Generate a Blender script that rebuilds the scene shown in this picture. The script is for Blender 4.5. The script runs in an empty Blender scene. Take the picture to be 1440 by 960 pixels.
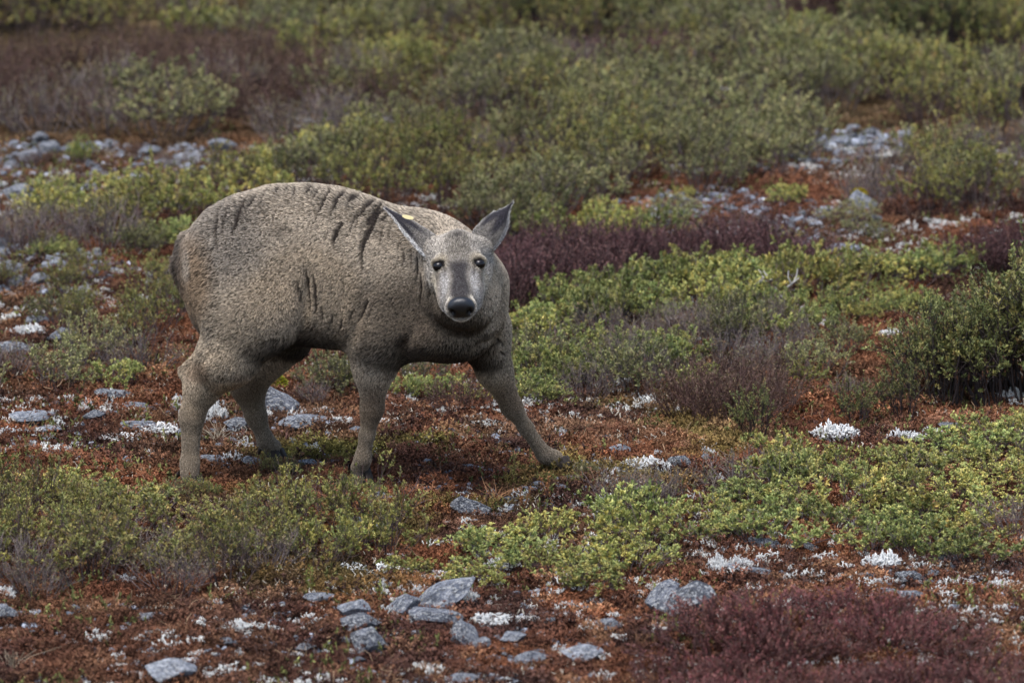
import bpy, bmesh, math, random
import numpy as np
from mathutils import Vector, Matrix, kdtree

# ------------------------------------------------------------------ camera, sky, sun, exposure
scene = bpy.context.scene
COL = scene.collection
CAM_H, PITCH, LENS = 3.8, 0.204, 200.0
K = 36.0 / LENS / 1440.0                 # tangent per photo pixel
cam_d = bpy.data.cameras.new('camera')
cam_d.lens = LENS; cam_d.sensor_width = 36.0; cam_d.sensor_fit = 'HORIZONTAL'
cam_d.clip_start = 0.5; cam_d.clip_end = 6000.0
cam = bpy.data.objects.new('camera', cam_d); COL.objects.link(cam)
cam.location = (0, 0, CAM_H)
cam.rotation_euler = (math.pi / 2 - PITCH, 0, 0)
scene.camera = cam
cam_d.dof.use_dof = True
cam_d.dof.focus_distance = 16.75
cam_d.dof.aperture_fstop = 4.2

SUN_EL, SUN_AZ = math.radians(70), math.radians(215)     # azimuth clockwise from +Y
world = bpy.data.worlds.new('World'); scene.world = world; world.use_nodes = True
wn = world.node_tree
bg = wn.nodes['Background']; sky = wn.nodes.new('ShaderNodeTexSky')
sky.sky_type = 'NISHITA'; sky.sun_disc = False
sky.sun_elevation = SUN_EL; sky.sun_rotation = SUN_AZ
sky.air_density = 1.0; sky.dust_density = 2.5; sky.ozone_density = 1.0
wn.links.new(sky.outputs[0], bg.inputs[0]); bg.inputs[1].default_value = 0.095
sun_d = bpy.data.lights.new('sun', 'SUN'); sun_d.energy = 1.5; sun_d.angle = math.radians(32)
sun_d.color = (1.0, 0.985, 0.97)
sun = bpy.data.objects.new('sun', sun_d); COL.objects.link(sun)
sdir = Vector((math.sin(SUN_AZ) * math.cos(SUN_EL), math.cos(SUN_AZ) * math.cos(SUN_EL), math.sin(SUN_EL)))
sun.rotation_euler = sdir.to_track_quat('Z', 'Y').to_euler()
sun.location = (0, 10, 30)
scene.view_settings.view_transform = 'Standard'
scene.view_settings.look = 'None'
scene.view_settings.exposure = 1.5
scene.view_settings.gamma = 1.0
scene.cycles.max_bounces = 6
scene.cycles.diffuse_bounces = 3
scene.cycles.transmission_bounces = 3
scene.cycles.use_denoising = True

# ------------------------------------------------------------------ small maths helpers
def lin(r, g, b):
    f = lambda c: (c / 255 / 12.92) if c / 255 <= 0.04045 else ((c / 255 + 0.055) / 1.055) ** 2.4
    return np.array([f(r), f(g), f(b)])

def _h(ix, iy, iz, seed):
    n = (ix.astype(np.int64) * 374761393 + iy.astype(np.int64) * 668265263 + iz.astype(np.int64) * 2147483647 + seed * 974634777) & 0xFFFFFFFF
    n = ((n ^ (n >> 13)) * 1274126177) & 0xFFFFFFFF
    return ((n ^ (n >> 16)) & 0xFFFF) / 65535.0

def vnoise(x, y, z=None, seed=0):
    x = np.asarray(x, float); y = np.asarray(y, float)
    z = np.zeros_like(x) if z is None else np.asarray(z, float)
    ix, iy, iz = np.floor(x), np.floor(y), np.floor(z)
    fx, fy, fz = x - ix, y - iy, z - iz
    fx, fy, fz = [t * t * (3 - 2 * t) for t in (fx, fy, fz)]
    ix, iy, iz = ix.astype(np.int64), iy.astype(np.int64), iz.astype(np.int64)
    def lerp(a, b, t): return a + (b - a) * t
    def plane(k):
        return lerp(lerp(_h(ix, iy, iz + k, seed), _h(ix + 1, iy, iz + k, seed), fx),
                    lerp(_h(ix, iy + 1, iz + k, seed), _h(ix + 1, iy + 1, iz + k, seed), fx), fy)
    if not np.any(fz): return plane(0)
    return lerp(plane(0), plane(1), fz)

def fbm(x, y, z=None, seed=0, oct=4):
    s, a, t = 0, 0.5, 0
    for o in range(oct):
        f = 2.03 ** o
        s = s + a * vnoise(np.asarray(x) * f, np.asarray(y) * f, None if z is None else np.asarray(z) * f, seed + o * 17)
        t += a; a *= 0.5
    return s / t

def sstep(a, b, x):
    t = np.clip((np.asarray(x, float) - a) / (b - a), 0, 1); return t * t * (3 - 2 * t)

CP, SP = math.cos(PITCH), math.sin(PITCH)
F = np.array([0, CP, -SP]); U = np.array([0, SP, CP]); C0 = np.array([0, 0, CAM_H])

def pix_dir(px, py):
    return F + (px - 720) * K * np.array([1.0, 0, 0]) - (py - 480) * K * U

def P(px, py, Y):                         # point on the pixel's ray at world depth Y
    d = pix_dir(px, py); return C0 + d * (Y / d[1])

def to_pix(p):
    p = np.atleast_2d(np.asarray(p, float)) - C0
    d = p @ F
    return 720 + p[:, 0] / d / K, 480 - (p @ U) / d / K

# ------------------------------------------------------------------ terrain height
def hz(x, y):
    x = np.asarray(x, float); y = np.asarray(y, float)
    h = 0.10 * (fbm(x * 0.45 + 3.1, y * 0.40 + 1.7, seed=3, oct=3) - 0.5)
    h = h + 0.050 * (fbm(x * 2.3, y * 2.0, seed=8, oct=3) - 0.5)
    h = h + 0.036 * (fbm(x * 8.0, y * 8.0, seed=21, oct=3) - 0.5)
    h = h + 0.085 * np.exp(-(((x - 0.80) / 0.40) ** 2 + ((y - 14.45) / 0.34) ** 2))      # mound under the maroon heath
    return h

def G(px, py, it=12):                     # where the pixel's ray meets the ground
    d = pix_dir(px, py); t = (0.0 - CAM_H) / d[2]
    for _ in range(it):
        p = C0 + d * t
        t = (float(hz(p[0], p[1])) - CAM_H) / d[2]
    return C0 + d * t

# ------------------------------------------------------------------ object helpers
def link(o, parent=None):
    COL.objects.link(o)
    if parent is not None: o.parent = parent
    return o

def tag(o, label=None, cat=None, group=None, kind=None):
    if label: o['label'] = label
    if cat: o['category'] = cat
    if group: o['group'] = group
    if kind: o['kind'] = kind
    return o

def mesh_np(name, V, Fc, smooth=False, attrs=None, mat=None):
    """V (n,3); Fc (m,3|4) int array (or list of arrays)."""
    me = bpy.data.meshes.new(name)
    if not isinstance(Fc, list): Fc = [Fc]
    V = np.asarray(V, np.float32)
    me.vertices.add(len(V)); me.vertices.foreach_set('co', V.ravel())
    loops = np.concatenate([f.ravel() for f in Fc]).astype(np.int32)
    tot = np.concatenate([np.full(len(f), f.shape[1], np.int32) for f in Fc])
    start = np.concatenate([[0], np.cumsum(tot)[:-1]]).astype(np.int32)
    me.loops.add(len(loops)); me.loops.foreach_set('vertex_index', loops)
    me.polygons.add(len(tot)); me.polygons.foreach_set('loop_start', start); me.polygons.foreach_set('loop_total', tot)
    if smooth: me.polygons.foreach_set('use_smooth', np.ones(len(tot), bool))
    me.update(calc_edges=True)
    for k, a in (attrs or {}).items():
        a = np.asarray(a, np.float32)
        if a.ndim == 2:
            at = me.attributes.new(k, 'FLOAT_COLOR', 'POINT')
            at.data.foreach_set('color', np.concatenate([a[:, :3], np.ones((len(a), 1), np.float32)], 1).ravel())
        else:
            at = me.attributes.new(k, 'FLOAT', 'POINT'); at.data.foreach_set('value', a.ravel())
    if mat: me.materials.append(mat)
    return me

def obj(name, me, parent=None):
    return link(bpy.data.objects.new(name, me), parent)

def empty(name, loc=(0, 0, 0), rz=0.0):
    o = bpy.data.objects.new(name, None); o.empty_display_size = 0.05
    o.location = loc; o.rotation_euler = (0, 0, rz)
    return link(o)

class Geo:                                # collects tubes and leaves, with a colour per vertex
    def __init__(s): s.V, s.T, s.Q, s.C, s.n = [], [], [], [], 0
    def add(s, V, T=None, Q=None, C=None):
        V = np.asarray(V, float)
        if T is not None and len(T): s.T.append(np.asarray(T, int) + s.n)
        if Q is not None and len(Q): s.Q.append(np.asarray(Q, int) + s.n)
        C = np.asarray(C, float)
        s.C.append(np.broadcast_to(C, (len(V), 3)).copy()); s.V.append(V); s.n += len(V)
    def tube(s, pts, r0, r1, col, k=4, cap=True):
        pts = np.asarray(pts, float); n = len(pts)
        tan = np.gradient(pts, axis=0); tan /= np.linalg.norm(tan, axis=1)[:, None] + 1e-9
        ref = np.array([0.31, 0.77, 0.12]); a = np.cross(tan, ref); a /= np.linalg.norm(a, axis=1)[:, None] + 1e-9
        b = np.cross(tan, a); r = np.linspace(r0, r1, n)[:, None]
        V = np.concatenate([pts + r * (math.cos(t) * a + math.sin(t) * b) for t in np.arange(k) * 2 * math.pi / k])
        idx = np.arange(k)[:, None] * n + np.arange(n - 1)[None]
        nx = ((np.arange(k) + 1) % k)[:, None] * n + np.arange(n - 1)[None]
        Q = np.stack([idx, nx, nx + 1, idx + 1], -1).reshape(-1, 4)
        T = None
        if cap:
            V = np.concatenate([V, pts[-1:] + tan[-1:] * r1]); e = len(V) - 1
            T = [[i * n + n - 1, ((i + 1) % k) * n + n - 1, e] for i in range(k)]
        s.add(V, T, Q, col)
    def leaves(s, pos, d, L, W, col, rng, cup=0.25):
        """folded diamond leaves: pos,d (n,3); L,W (n,)"""
        n = len(pos)
        d = d / (np.linalg.norm(d, axis=1)[:, None] + 1e-9)
        up = np.array([0, 0, 1.0]) + rng.normal(0, 0.35, (n, 3))
        sd = np.cross(d, up); sd /= np.linalg.norm(sd, axis=1)[:, None] + 1e-9
        nn = np.cross(sd, d)
        L = L[:, None]; W = W[:, None]
        a = pos; b = pos + d * L * 0.55 + sd * W * 0.5 + nn * W * cup
        c = pos + d * L + nn * W * 0.1; e = pos + d * L * 0.55 - sd * W * 0.5 + nn * W * cup
        m = pos + d * L * 0.5
        V = np.stack([a, b, c, e, m], 1).reshape(-1, 3)
        i = np.arange(n)[:, None] * 5
        T = np.concatenate([i + np.array([[0, 1, 4]]), i + np.array([[1, 2, 4]]), i + np.array([[2, 3, 4]]), i + np.array([[3, 0, 4]])])
        s.add(V, T, None, np.repeat(col, 5, 0))
    def mesh(s, name, mat, smooth=False):
        Fc = []
        if s.T: Fc.append(np.concatenate(s.T))
        if s.Q: Fc.append(np.concatenate(s.Q))
        return mesh_np(name, np.concatenate(s.V), Fc, smooth, {'tint': np.concatenate(s.C)}, mat)

# ------------------------------------------------------------------ materials
def new_mat(name):
    m = bpy.data.materials.new(name); m.use_nodes = True
    nt = m.node_tree; b = nt.nodes['Principled BSDF']
    return m, nt, b

def attr(nt, name, kind='GEOMETRY'):
    n = nt.nodes.new('ShaderNodeAttribute'); n.attribute_name = name; n.attribute_type = kind; return n

def mixrgb(nt, blend, fac, a, b):
    n = nt.nodes.new('ShaderNodeMix'); n.data_type = 'RGBA'; n.blend_type = blend
    for sock, v in ((n.inputs[0], fac), (n.inputs[6], a), (n.inputs[7], b)):
        if hasattr(v, 'is_output'): nt.links.new(v, sock)
        elif isinstance(v, (int, float)): sock.default_value = v
        else: sock.default_value = (*v, 1)
    return n.outputs[2]

def noise(nt, scale, detail=3, coord=None, rough=0.6):
    n = nt.nodes.new('ShaderNodeTexNoise'); n.inputs['Scale'].default_value = scale
    n.inputs['Detail'].default_value = detail; n.inputs['Roughness'].default_value = rough
    if coord is not None: nt.links.new(coord, n.inputs['Vector'])
    return n.outputs[0]

def ramp(nt, fac, stops):
    r = nt.nodes.new('ShaderNodeValToRGB'); cr = r.color_ramp
    while len(cr.elements) < len(stops): cr.elements.new(0.5)
    for e, (p, c) in zip(cr.elements, stops):
        e.position = p; e.color = (*c, 1) if len(c) == 3 else c
    nt.links.new(fac, r.inputs[0]); return r.outputs[0]

def plant_mat(name, rough=0.55, transl=0.2, hue=0.008, val=0.34, spec=0.3):
    m, nt, b = new_mat(name)
    oi = nt.nodes.new('ShaderNodeObjectInfo')
    hs = nt.nodes.new('ShaderNodeHueSaturation')
    nt.links.new(attr(nt, 'tint').outputs[0], hs.inputs['Color'])
    mr = nt.nodes.new('ShaderNodeMapRange'); nt.links.new(oi.outputs['Random'], mr.inputs[0])
    mr.inputs[3].default_value = 1 - val; mr.inputs[4].default_value = 1 + val * 0.6
    nt.links.new(mr.outputs[0], hs.inputs['Value'])
    m2 = nt.nodes.new('ShaderNodeMath'); m2.operation = 'MULTIPLY_ADD'
    fr = nt.nodes.new('ShaderNodeMath'); fr.operation = 'FRACT'
    mu = nt.nodes.new('ShaderNodeMath'); mu.operation = 'MULTIPLY'; mu.inputs[1].default_value = 7.13
    nt.links.new(oi.outputs['Random'], mu.inputs[0]); nt.links.new(mu.outputs[0], fr.inputs[0])
    nt.links.new(fr.outputs[0], m2.inputs[0]); m2.inputs[1].default_value = hue * 2; m2.inputs[2].default_value = 0.5 - hue
    nt.links.new(m2.outputs[0], hs.inputs['Hue'])
    nt.links.new(hs.outputs[0], b.inputs['Base Color'])
    b.inputs['Roughness'].default_value = rough; b.inputs['Specular IOR Level'].default_value = spec
    if transl:
        tr = nt.nodes.new('ShaderNodeBsdfTranslucent'); nt.links.new(hs.outputs[0], tr.inputs[0])
        mx = nt.nodes.new('ShaderNodeMixShader'); mx.inputs[0].default_value = transl
        nt.links.new(b.outputs[0], mx.inputs[1]); nt.links.new(tr.outputs[0], mx.inputs[2])
        nt.links.new(mx.outputs[0], nt.nodes['Material Output'].inputs[0])
    return m

M_LEAF = plant_mat('leaves')
M_STEM = plant_mat('bark', 0.8, 0, 0.01, 0.2, 0.2)
M_LICHEN = plant_mat('lichen', 0.9, 0.1, 0.01, 0.15, 0.1)

# ------------------------------------------------------------------ the deer: one smooth skin from a distance field
S = 16.4 * K * 1.0212                      # metres per photo pixel near the deer
def sdf_deer():
    h = 0.006
    lo = np.array([-1.06, 15.66, -0.08]); hi = np.array([0.24, 16.86, 1.06])
    n = np.ceil((hi - lo) / h).astype(int)
    ax = [lo[i] + h * np.arange(n[i]) for i in range(3)]
    f = np.full(n, 0.5, np.float32)
    def region(c0, c1, pad):
        a = np.maximum(np.floor((np.minimum(c0, c1) - pad - lo) / h).astype(int), 0)
        b = np.minimum(np.ceil((np.maximum(c0, c1) + pad - lo) / h).astype(int) + 1, n)
        sl = tuple(slice(a[i], b[i]) for i in range(3))
        X = ax[0][sl[0]][:, None, None].astype(np.float32); Y = ax[1][sl[1]][None, :, None].astype(np.float32); Z = ax[2][sl[2]][None, None, :].astype(np.float32)
        return sl, X, Y, Z
    def blend(sl, d, k):
        g = f[sl]
        hh = np.maximum(k - np.abs(g - d), 0) / k
        f[sl] = np.minimum(g, d) - hh * hh * k * 0.25
    def carve(sl, d, k):
        g = -f[sl]; hh = np.maximum(k - np.abs(g - d), 0) / k
        f[sl] = -(np.minimum(g, d) - hh * hh * k * 0.25)
    def cone(a, b, ra, rb, k=0.03):        # round cone
        a = np.asarray(a, float); b = np.asarray(b, float)
        sl, X, Y, Z = region(a, b, max(ra, rb) + k + 0.02)
        ba = b - a; L2 = ba @ ba
        t = np.clip(((X - a[0]) * ba[0] + (Y - a[1]) * ba[1] + (Z - a[2]) * ba[2]) / L2, 0, 1)
        t2 = t * t * (3 - 2 * t) * 0.5 + t * 0.5
        d = np.sqrt((X - a[0] - t * ba[0]) ** 2 + (Y - a[1] - t * ba[1]) ** 2 + (Z - a[2] - t * ba[2]) ** 2) - (ra + (rb - ra) * t2)
        blend(sl, d, k)
    def ell(c, r, axes=None, k=0.03, sub=False):
        c = np.asarray(c, float); r = np.asarray(r, float); axes = np.eye(3) if axes is None else axes
        R = r.max(); sl, X, Y, Z = region(c, c, R + k + 0.02)
        q = [((X - c[0]) * axes[i][0] + (Y - c[1]) * axes[i][1] + (Z - c[2]) * axes[i][2]) / r[i] for i in range(3)]
        k0 = np.sqrt(q[0] ** 2 + q[1] ** 2 + q[2] ** 2)
        k1 = np.sqrt((q[0] / r[0]) ** 2 + (q[1] / r[1]) ** 2 + (q[2] / r[2]) ** 2) + 1e-6
        d = k0 * (k0 - 1) / k1
        (carve if sub else blend)(sl, d, k)
    # --- trunk: swept oval, stations in photo pixels (x, top, bottom, half width m, depth Y)
    st = np.array([
        [252, 366, 372, 0.010, 16.44], [258, 345, 402, 0.060, 16.44], [268, 329, 440, 0.105, 16.44], [290, 304, 468, 0.140, 16.44],
        [330, 279, 490, 0.165, 16.44], [380, 264, 480, 0.178, 16.42], [430, 262, 478, 0.185, 16.40],
        [480, 268, 484, 0.185, 16.37], [530, 284, 492, 0.172, 16.33], [580, 304, 500, 0.150, 16.29],
        [630, 322, 500, 0.135, 16.25], [662, 342, 490, 0.115, 16.22], [684, 366, 474, 0.085, 16.21], [698, 404, 440, 0.03, 16.2]])
    xs, top, bot, hw, yy = [], [], [], [], []
    for x, t, b, w, Y in st:
        a = P(x, t, Y); c = P(x, b, Y); xs.append(a[0]); top.append(a[2]); bot.append(c[2]); hw.append(w); yy.append(Y)
    from_ = np.array([xs[0], 16.1, 0.2]); to_ = np.array([xs[-1], 16.7, 1.0])
    sl, X, Y, Z = region(from_, to_, 0.05)
    xi = X[:, 0, 0]
    g = lambda v: np.interp(xi, xs, v).astype(np.float32)[:, None, None]
    T, B, W, YC = g(top), g(bot), g(hw), g(yy)
    ker = np.hanning(13); ker /= ker.sum()
    def sm(v):
        p = np.pad(v[:, 0, 0], 6, mode='edge'); return np.convolve(p, ker, 'valid')[:, None, None].astype(np.float32)
    T, B, W, YC = sm(T), sm(B), sm(W), sm(YC)
    HH = (T - B) / 2; ZC = (T + B) / 2
    zz = (Z - ZC) / HH; ww = (Y - YC) / W
    zz = np.where(zz < 0, zz * 0.98, zz)
    d = ((np.abs(zz) ** 2.2 + np.abs(ww) ** 2.2) ** (1 / 2.2) - 1) * np.minimum(HH, W) * 0.9
    out = np.maximum(xs[0] - X, X - xs[-1]); d = np.maximum(d, out)
    blend(sl, d.astype(np.float32), 0.03)
    # --- haunch, shoulder masses
    ell(P(335, 372, 16.34), (0.150, 0.125, 0.165), k=0.08)
    ell(P(348, 430, 16.29), (0.125, 0.100, 0.125), k=0.06)
    ell(P(374, 436, 16.27), (0.092, 0.085, 0.110), k=0.04)
    ell(P(545, 410, 16.25), (0.095, 0.09, 0.170), k=0.07)
    ell(P(660, 424, 16.32), (0.080, 0.10, 0.130), k=0.07)
    # --- hind legs
    J = lambda x, y, Y: P(x, y, Y)
    f1, f2, f3, f4 = FEET
    cone(J(354, 440, 16.29), J(320, 503, 16.29), 0.110, 0.080, 0.05)
    cone(J(320, 503, 16.29), J(286, 545, 16.33), 0.080, 0.048, 0.035)
    cone(J(292, 500, 16.33), J(262, 524, 16.35), 0.024, 0.019, 0.025)
    cone(J(284, 543, 16.33), J(270, 585, 16.32), 0.050, 0.032, 0.025)
    cone(J(270, 585, 16.32), J(267, 650, 16.30), 0.030, 0.0240, 0.03)
    cone(J(267, 650, 16.30), f1 + np.array([-0.002, -0.004, 0.046]), 0.024, 0.027, 0.02)
    # --- hind legs
    cone(J(398, 470, 16.56), J(350, 540, 16.60), 0.085, 0.047, 0.06)
    cone(J(350, 535, 16.60), J(334, 541, 16.61), 0.034, 0.020, 0.03)
    cone(J(349, 545, 16.60), J(360, 585, 16.60), 0.045, 0.030, 0.03)
    cone(J(360, 585, 16.60), J(374, 620, 16.60), 0.027, 0.0210, 0.02)
    cone(J(374, 620, 16.60), f2 + np.array([-0.002, 0, 0.046]), 0.021, 0.026, 0.02)
    # --- near front leg
    cone(J(532, 455, 16.25), J(526, 515, 16.28), 0.085, 0.055, 0.06)
    cone(J(526, 515, 16.28), J(523, 575, 16.30), 0.053, 0.029, 0.03)
    cone(J(523, 575, 16.30), J(516, 612, 16.30), 0.031, 0.0185, 0.02)
    cone(J(516, 612, 16.30), J(510, 645, 16.30), 0.0185, 0.0225, 0.02)
    cone(J(510, 645, 16.30), f3 + np.array([0.0, -0.004, 0.044]), 0.0215, 0.025, 0.015)
    # --- far front leg, stepping out
    cone(J(680, 465, 16.34), J(695, 520, 16.39), 0.078, 0.046, 0.06)
    cone(J(695, 520, 16.39), J(720, 572, 16.42), 0.045, 0.027, 0.03)
    cone(J(720, 572, 16.42), J(740, 602, 16.44), 0.029, 0.0180, 0.02)
    cone(J(740, 602, 16.44), J(766, 640, 16.46), 0.0180, 0.0215, 0.02)
    cone(J(766, 640, 16.46), f4 + np.array([-0.014, 0, 0.038]), 0.021, 0.025, 0.015)
    # --- tail
    cone(J(262, 338, 16.43), J(257, 372, 16.42), 0.018, 0.017, 0.03)
    cone(J(257, 372, 16.42), J(261, 402, 16.42), 0.017, 0.006, 0.02)
    # --- neck: from the withers forward and down to the head
    cone(J(596, 380, 16.25), J(640, 374, 16.06), 0.140, 0.092, 0.09)
    cone(J(648, 424, 16.20), J(646, 392, 16.02), 0.118, 0.082, 0.08)
    cone(J(676, 392, 16.28), J(664, 388, 16.12), 0.056, 0.066, 0.06)
    ell(J(624, 466, 16.16), (0.105, 0.09, 0.062), k=0.06)
    ell(J(656, 424, 16.03), (0.082, 0.08, 0.070), k=0.05)                   # throat
    # --- head
    o, l, a, nn = HEAD
    A = np.array([l, a, nn])
    H = lambda x, y, z: o + x * l + y * a + z * nn
    ell(H(0, 0.060, -0.065), (0.057, 0.085, 0.068), A, 0.03)
    ell(H(0, 0.075, -0.020), (0.042, 0.068, 0.030), A, 0.03)       # domed forehead
    for s in (-1, 1):
        ell(H(s * 0.049, 0.112, -0.030), (0.023, 0.034, 0.025), A, 0.025)   # brow
        ell(H(s * 0.0575, 0.1150, -0.018), (0.022, 0.011, 0.016), A, 0.010)   # lid ridge
        ell(H(s * 0.039, 0.150, -0.085), (0.026, 0.076, 0.050), A, 0.03)    # cheek
        ell(H(s * 0.026, 0.275, -0.038), (0.015, 0.022, 0.017), A, 0.022)   # lip pads beside the nose
        cone(H(s * 0.040, 0.036, -0.058), H(s * 0.072, 0.008, -0.070), 0.034, 0.028, 0.03)  # ear root
    cone(H(0, 0.110, -0.058), H(0, 0.262, -0.046), 0.048, 0.030, 0.03)      # muzzle
    cone(H(0, 0.120, -0.028), H(0, 0.250, -0.028), 0.030, 0.020, 0.02)      # bridge
    cone(H(0, 0.120, -0.125), H(0, 0.252, -0.074), 0.050, 0.028, 0.03)      # jaw
    ell(H(0, 0.277, -0.034), (0.037, 0.019, 0.034), A, 0.014)               # nose pad
    for s in (-1, 1):
        ell(H(s * 0.0235, 0.298, -0.036), (0.0080, 0.016, 0.013), A, 0.005, True)   # nostrils
    ell(H(0, 0.292, -0.062), (0.030, 0.020, 0.0035), A, 0.006, True)        # mouth line
    return f, lo, h

def surface_nets(f, lo, h):
    n = np.array(f.shape) - 1
    s = f < 0
    corners = [(i, j, k) for i in (0, 1) for j in (0, 1) for k in (0, 1)]
    cut = lambda a, c: a[c[0]:c[0] + n[0], c[1]:c[1] + n[1], c[2]:c[2] + n[2]]
    cnt = sum(cut(s, c).astype(np.int8) for c in corners)
    cells = np.argwhere((cnt > 0) & (cnt < 8))
    idx = np.full(n, -1, np.int32); idx[tuple(cells.T)] = np.arange(len(cells))
    acc = np.zeros((len(cells), 3)); num = np.zeros(len(cells))
    for a in corners:
        for d in range(3):
            if a[d]: continue
            b = list(a); b[d] = 1
            fa = f[tuple((cells + a).T)]; fb = f[tuple((cells + b).T)]
            m = (fa < 0) != (fb < 0)
            t = fa / np.where(m, fa - fb, 1)
            p = np.array(a, float)[None] + t[:, None] * (np.array(b) - np.array(a))[None]
            acc[m] += p[m]; num[m] += 1
    V = lo + (cells + acc / num[:, None]) * h
    Q = []
    for d in range(3):
        u, v = (d + 1) % 3, (d + 2) % 3
        sl0 = [slice(None)] * 3; sl1 = [slice(None)] * 3
        sl0[d] = slice(0, -1); sl1[d] = slice(1, None)
        e = np.argwhere(s[tuple(sl0)] != s[tuple(sl1)])
        e = e[(e[:, u] > 0) & (e[:, v] > 0) & (e[:, u] < n[u]) & (e[:, v] < n[v])]
        def cell(du, dv):
            q = e.copy(); q[:, u] -= du; q[:, v] -= dv; return idx[tuple(q.T)]
        q = np.stack([cell(1, 1), cell(0, 1), cell(0, 0), cell(1, 0)], 1)
        flip = ~s[tuple(e.T)]
        q[flip] = q[flip][:, ::-1]
        Q.append(q)
    Q = np.concatenate(Q); Q = Q[(Q >= 0).all(1)]
    return V, Q

def v_normals(V, Q):
    fn = np.cross(V[Q[:, 2]] - V[Q[:, 0]], V[Q[:, 3]] - V[Q[:, 1]])
    N = np.zeros_like(V)
    for i in range(4): np.add.at(N, Q[:, i], fn)
    return N / (np.linalg.norm(N, axis=1)[:, None] + 1e-12)

def relax(V, Q, it, lam=0.5):
    e = np.concatenate([Q[:, [0, 1]], Q[:, [1, 2]], Q[:, [2, 3]], Q[:, [3, 0]]])
    deg = np.bincount(e.ravel(), minlength=len(V))[:, None]
    for k in range(it):
        for l_ in (lam, -lam * 1.04):
            s = np.zeros_like(V)
            for c in range(3):
                s[:, c] = np.bincount(e[:, 0], V[e[:, 1], c], len(V)) + np.bincount(e[:, 1], V[e[:, 0], c], len(V))
            V = V + l_ * (s / np.maximum(deg, 1) - V)
    return V

def seg_dist(px, py, line):
    best = np.full(len(px), 1e9); tt = np.zeros(len(px))
    L = len(line) - 1
    for i in range(L):
        a = np.array(line[i], float); b = np.array(line[i + 1], float); ba = b - a
        t = np.clip(((px - a[0]) * ba[0] + (py - a[1]) * ba[1]) / (ba @ ba), 0, 1)
        d = np.hypot(px - a[0] - t * ba[0], py - a[1] - t * ba[1])
        m = d < best; best[m] = d[m]; tt[m] = (i + t[m]) / L
    return best, tt

# dark partings of the coat, as photo pixels on the near flank (line, half width, strength)
FOLDS = [
    ([(348, 282), (340, 300), (333, 318), (330, 330)], 3.6, .8), ([(365, 275), (352, 292), (344, 306)], 3, .6), ([(312, 297), (306, 322), (308, 352)], 3, .5),
    ([(396, 262), (393, 268), (390, 276)], 3, .7), ([(418, 262), (416, 275), (417, 286)], 3, .5), ([(444, 260), (436, 270), (432, 275)], 3, .8),
    ([(468, 268), (460, 280), (452, 296), (444, 312)], 3.2, .75), ([(494, 266), (478, 280), (472, 294), (467, 308)], 3.8, .85),
    ([(484, 314), (476, 326), (471, 337), (472, 348)], 4.0, .9), ([(511, 275), (497, 280), (490, 292)], 4.5, .85),
    ([(530, 284), (517, 292), (507, 306)], 4, .9), ([(542, 288), (530, 298), (520, 314), (516, 318)], 4, .9),
    ([(545, 295), (532, 306), (522, 325), (514, 340), (511, 356), (512, 382)], 4.4, 1.0), ([(552, 303), (541, 310), (536, 314)], 3, .7),
    ([(544, 318), (540, 330), (538, 342)], 2.6, .5), ([(567, 330), (563, 350)], 2, .4),
    ([(431, 378), (434, 400), (437, 420), (438, 436)], 2.6, .75), ([(442, 385), (445, 405), (447, 428), (445, 440)], 2.6, .75), ([(456, 430), (455, 450)], 2.2, .4),
    ([(520, 420), (510, 442), (502, 456)], 3.0, .6), ([(530, 418), (522, 440), (512, 462)], 2.4, .35), ([(497, 436), (492, 450)], 2.2, .4),
    ([(588, 352), (585, 372), (583, 398)], 2.4, .85), ([(591, 384), (592, 400), (592, 428)], 2.4, .85), ([(604, 366), (603, 388), (606, 416)], 2.6, .9),
    ([(597, 350), (596, 380)], 1.8, .4), ([(579, 346), (577, 372)], 1.8, .4),
    ([(693, 468), (701, 476), (708, 482)], 2.6, .7), ([(676, 492), (690, 484), (702, 478)], 3.0, .7), ([(702, 490), (710, 498)], 2, .6),
    ([(325, 290), (318, 310), (314, 335)], 2.4, .6), ([(380, 266), (372, 280), (368, 296)], 2.4, .6), ([(456, 262), (446, 276), (440, 290)], 2.2, .6), ([(505, 300), (498, 316), (492, 332)], 2.2, .55), ([(408, 262), (404, 274)], 2, .6),
    ([(556, 312), (551, 328), (549, 340)], 2, .55), ([(465, 320), (460, 336)], 2, .45), ([(420, 395), (424, 425)], 1.8, .5), ([(570, 352), (568, 376)], 1.8, .5), ([(470, 440), (468, 462)], 2, .5), ([(484, 446), (480, 466)], 2, .5),
    ([(697, 358), (706, 378), (712, 398)], 2.0, .5), ([(640, 462), (656, 470), (668, 470)], 3, .4),
]

# broad hollows between the muscle masses (line in photo pixels, half width px, depth m)
FORMS = [
    ([(436, 372), (432, 400), (428, 432), (416, 470)], 10, .016), ([(452, 300), (446, 340), (440, 372)], 14, .006),
    ([(515, 402), (508, 432), (498, 462), (488, 486)], 9, .014), ([(586, 318), (580, 360), (584, 400), (590, 436)], 11, .012),
    ([(562, 500), (574, 474), (590, 452)], 9, .012), ([(606, 352), (607, 390), (614, 430)], 7, .012), ([(660, 500), (676, 482), (694, 470)], 8, .012),
    ([(300, 350), (320, 400), (318, 440)], 16, .007), ([(470, 395), (466, 440)], 7, .004), ([(484, 390), (480, 440)], 7, .004), ([(456, 395), (452, 440)], 7, .004),
    ([(284, 470), (296, 496), (284, 514)], 7, .012), ([(690, 372), (700, 410), (702, 450)], 9, .008)]

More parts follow.
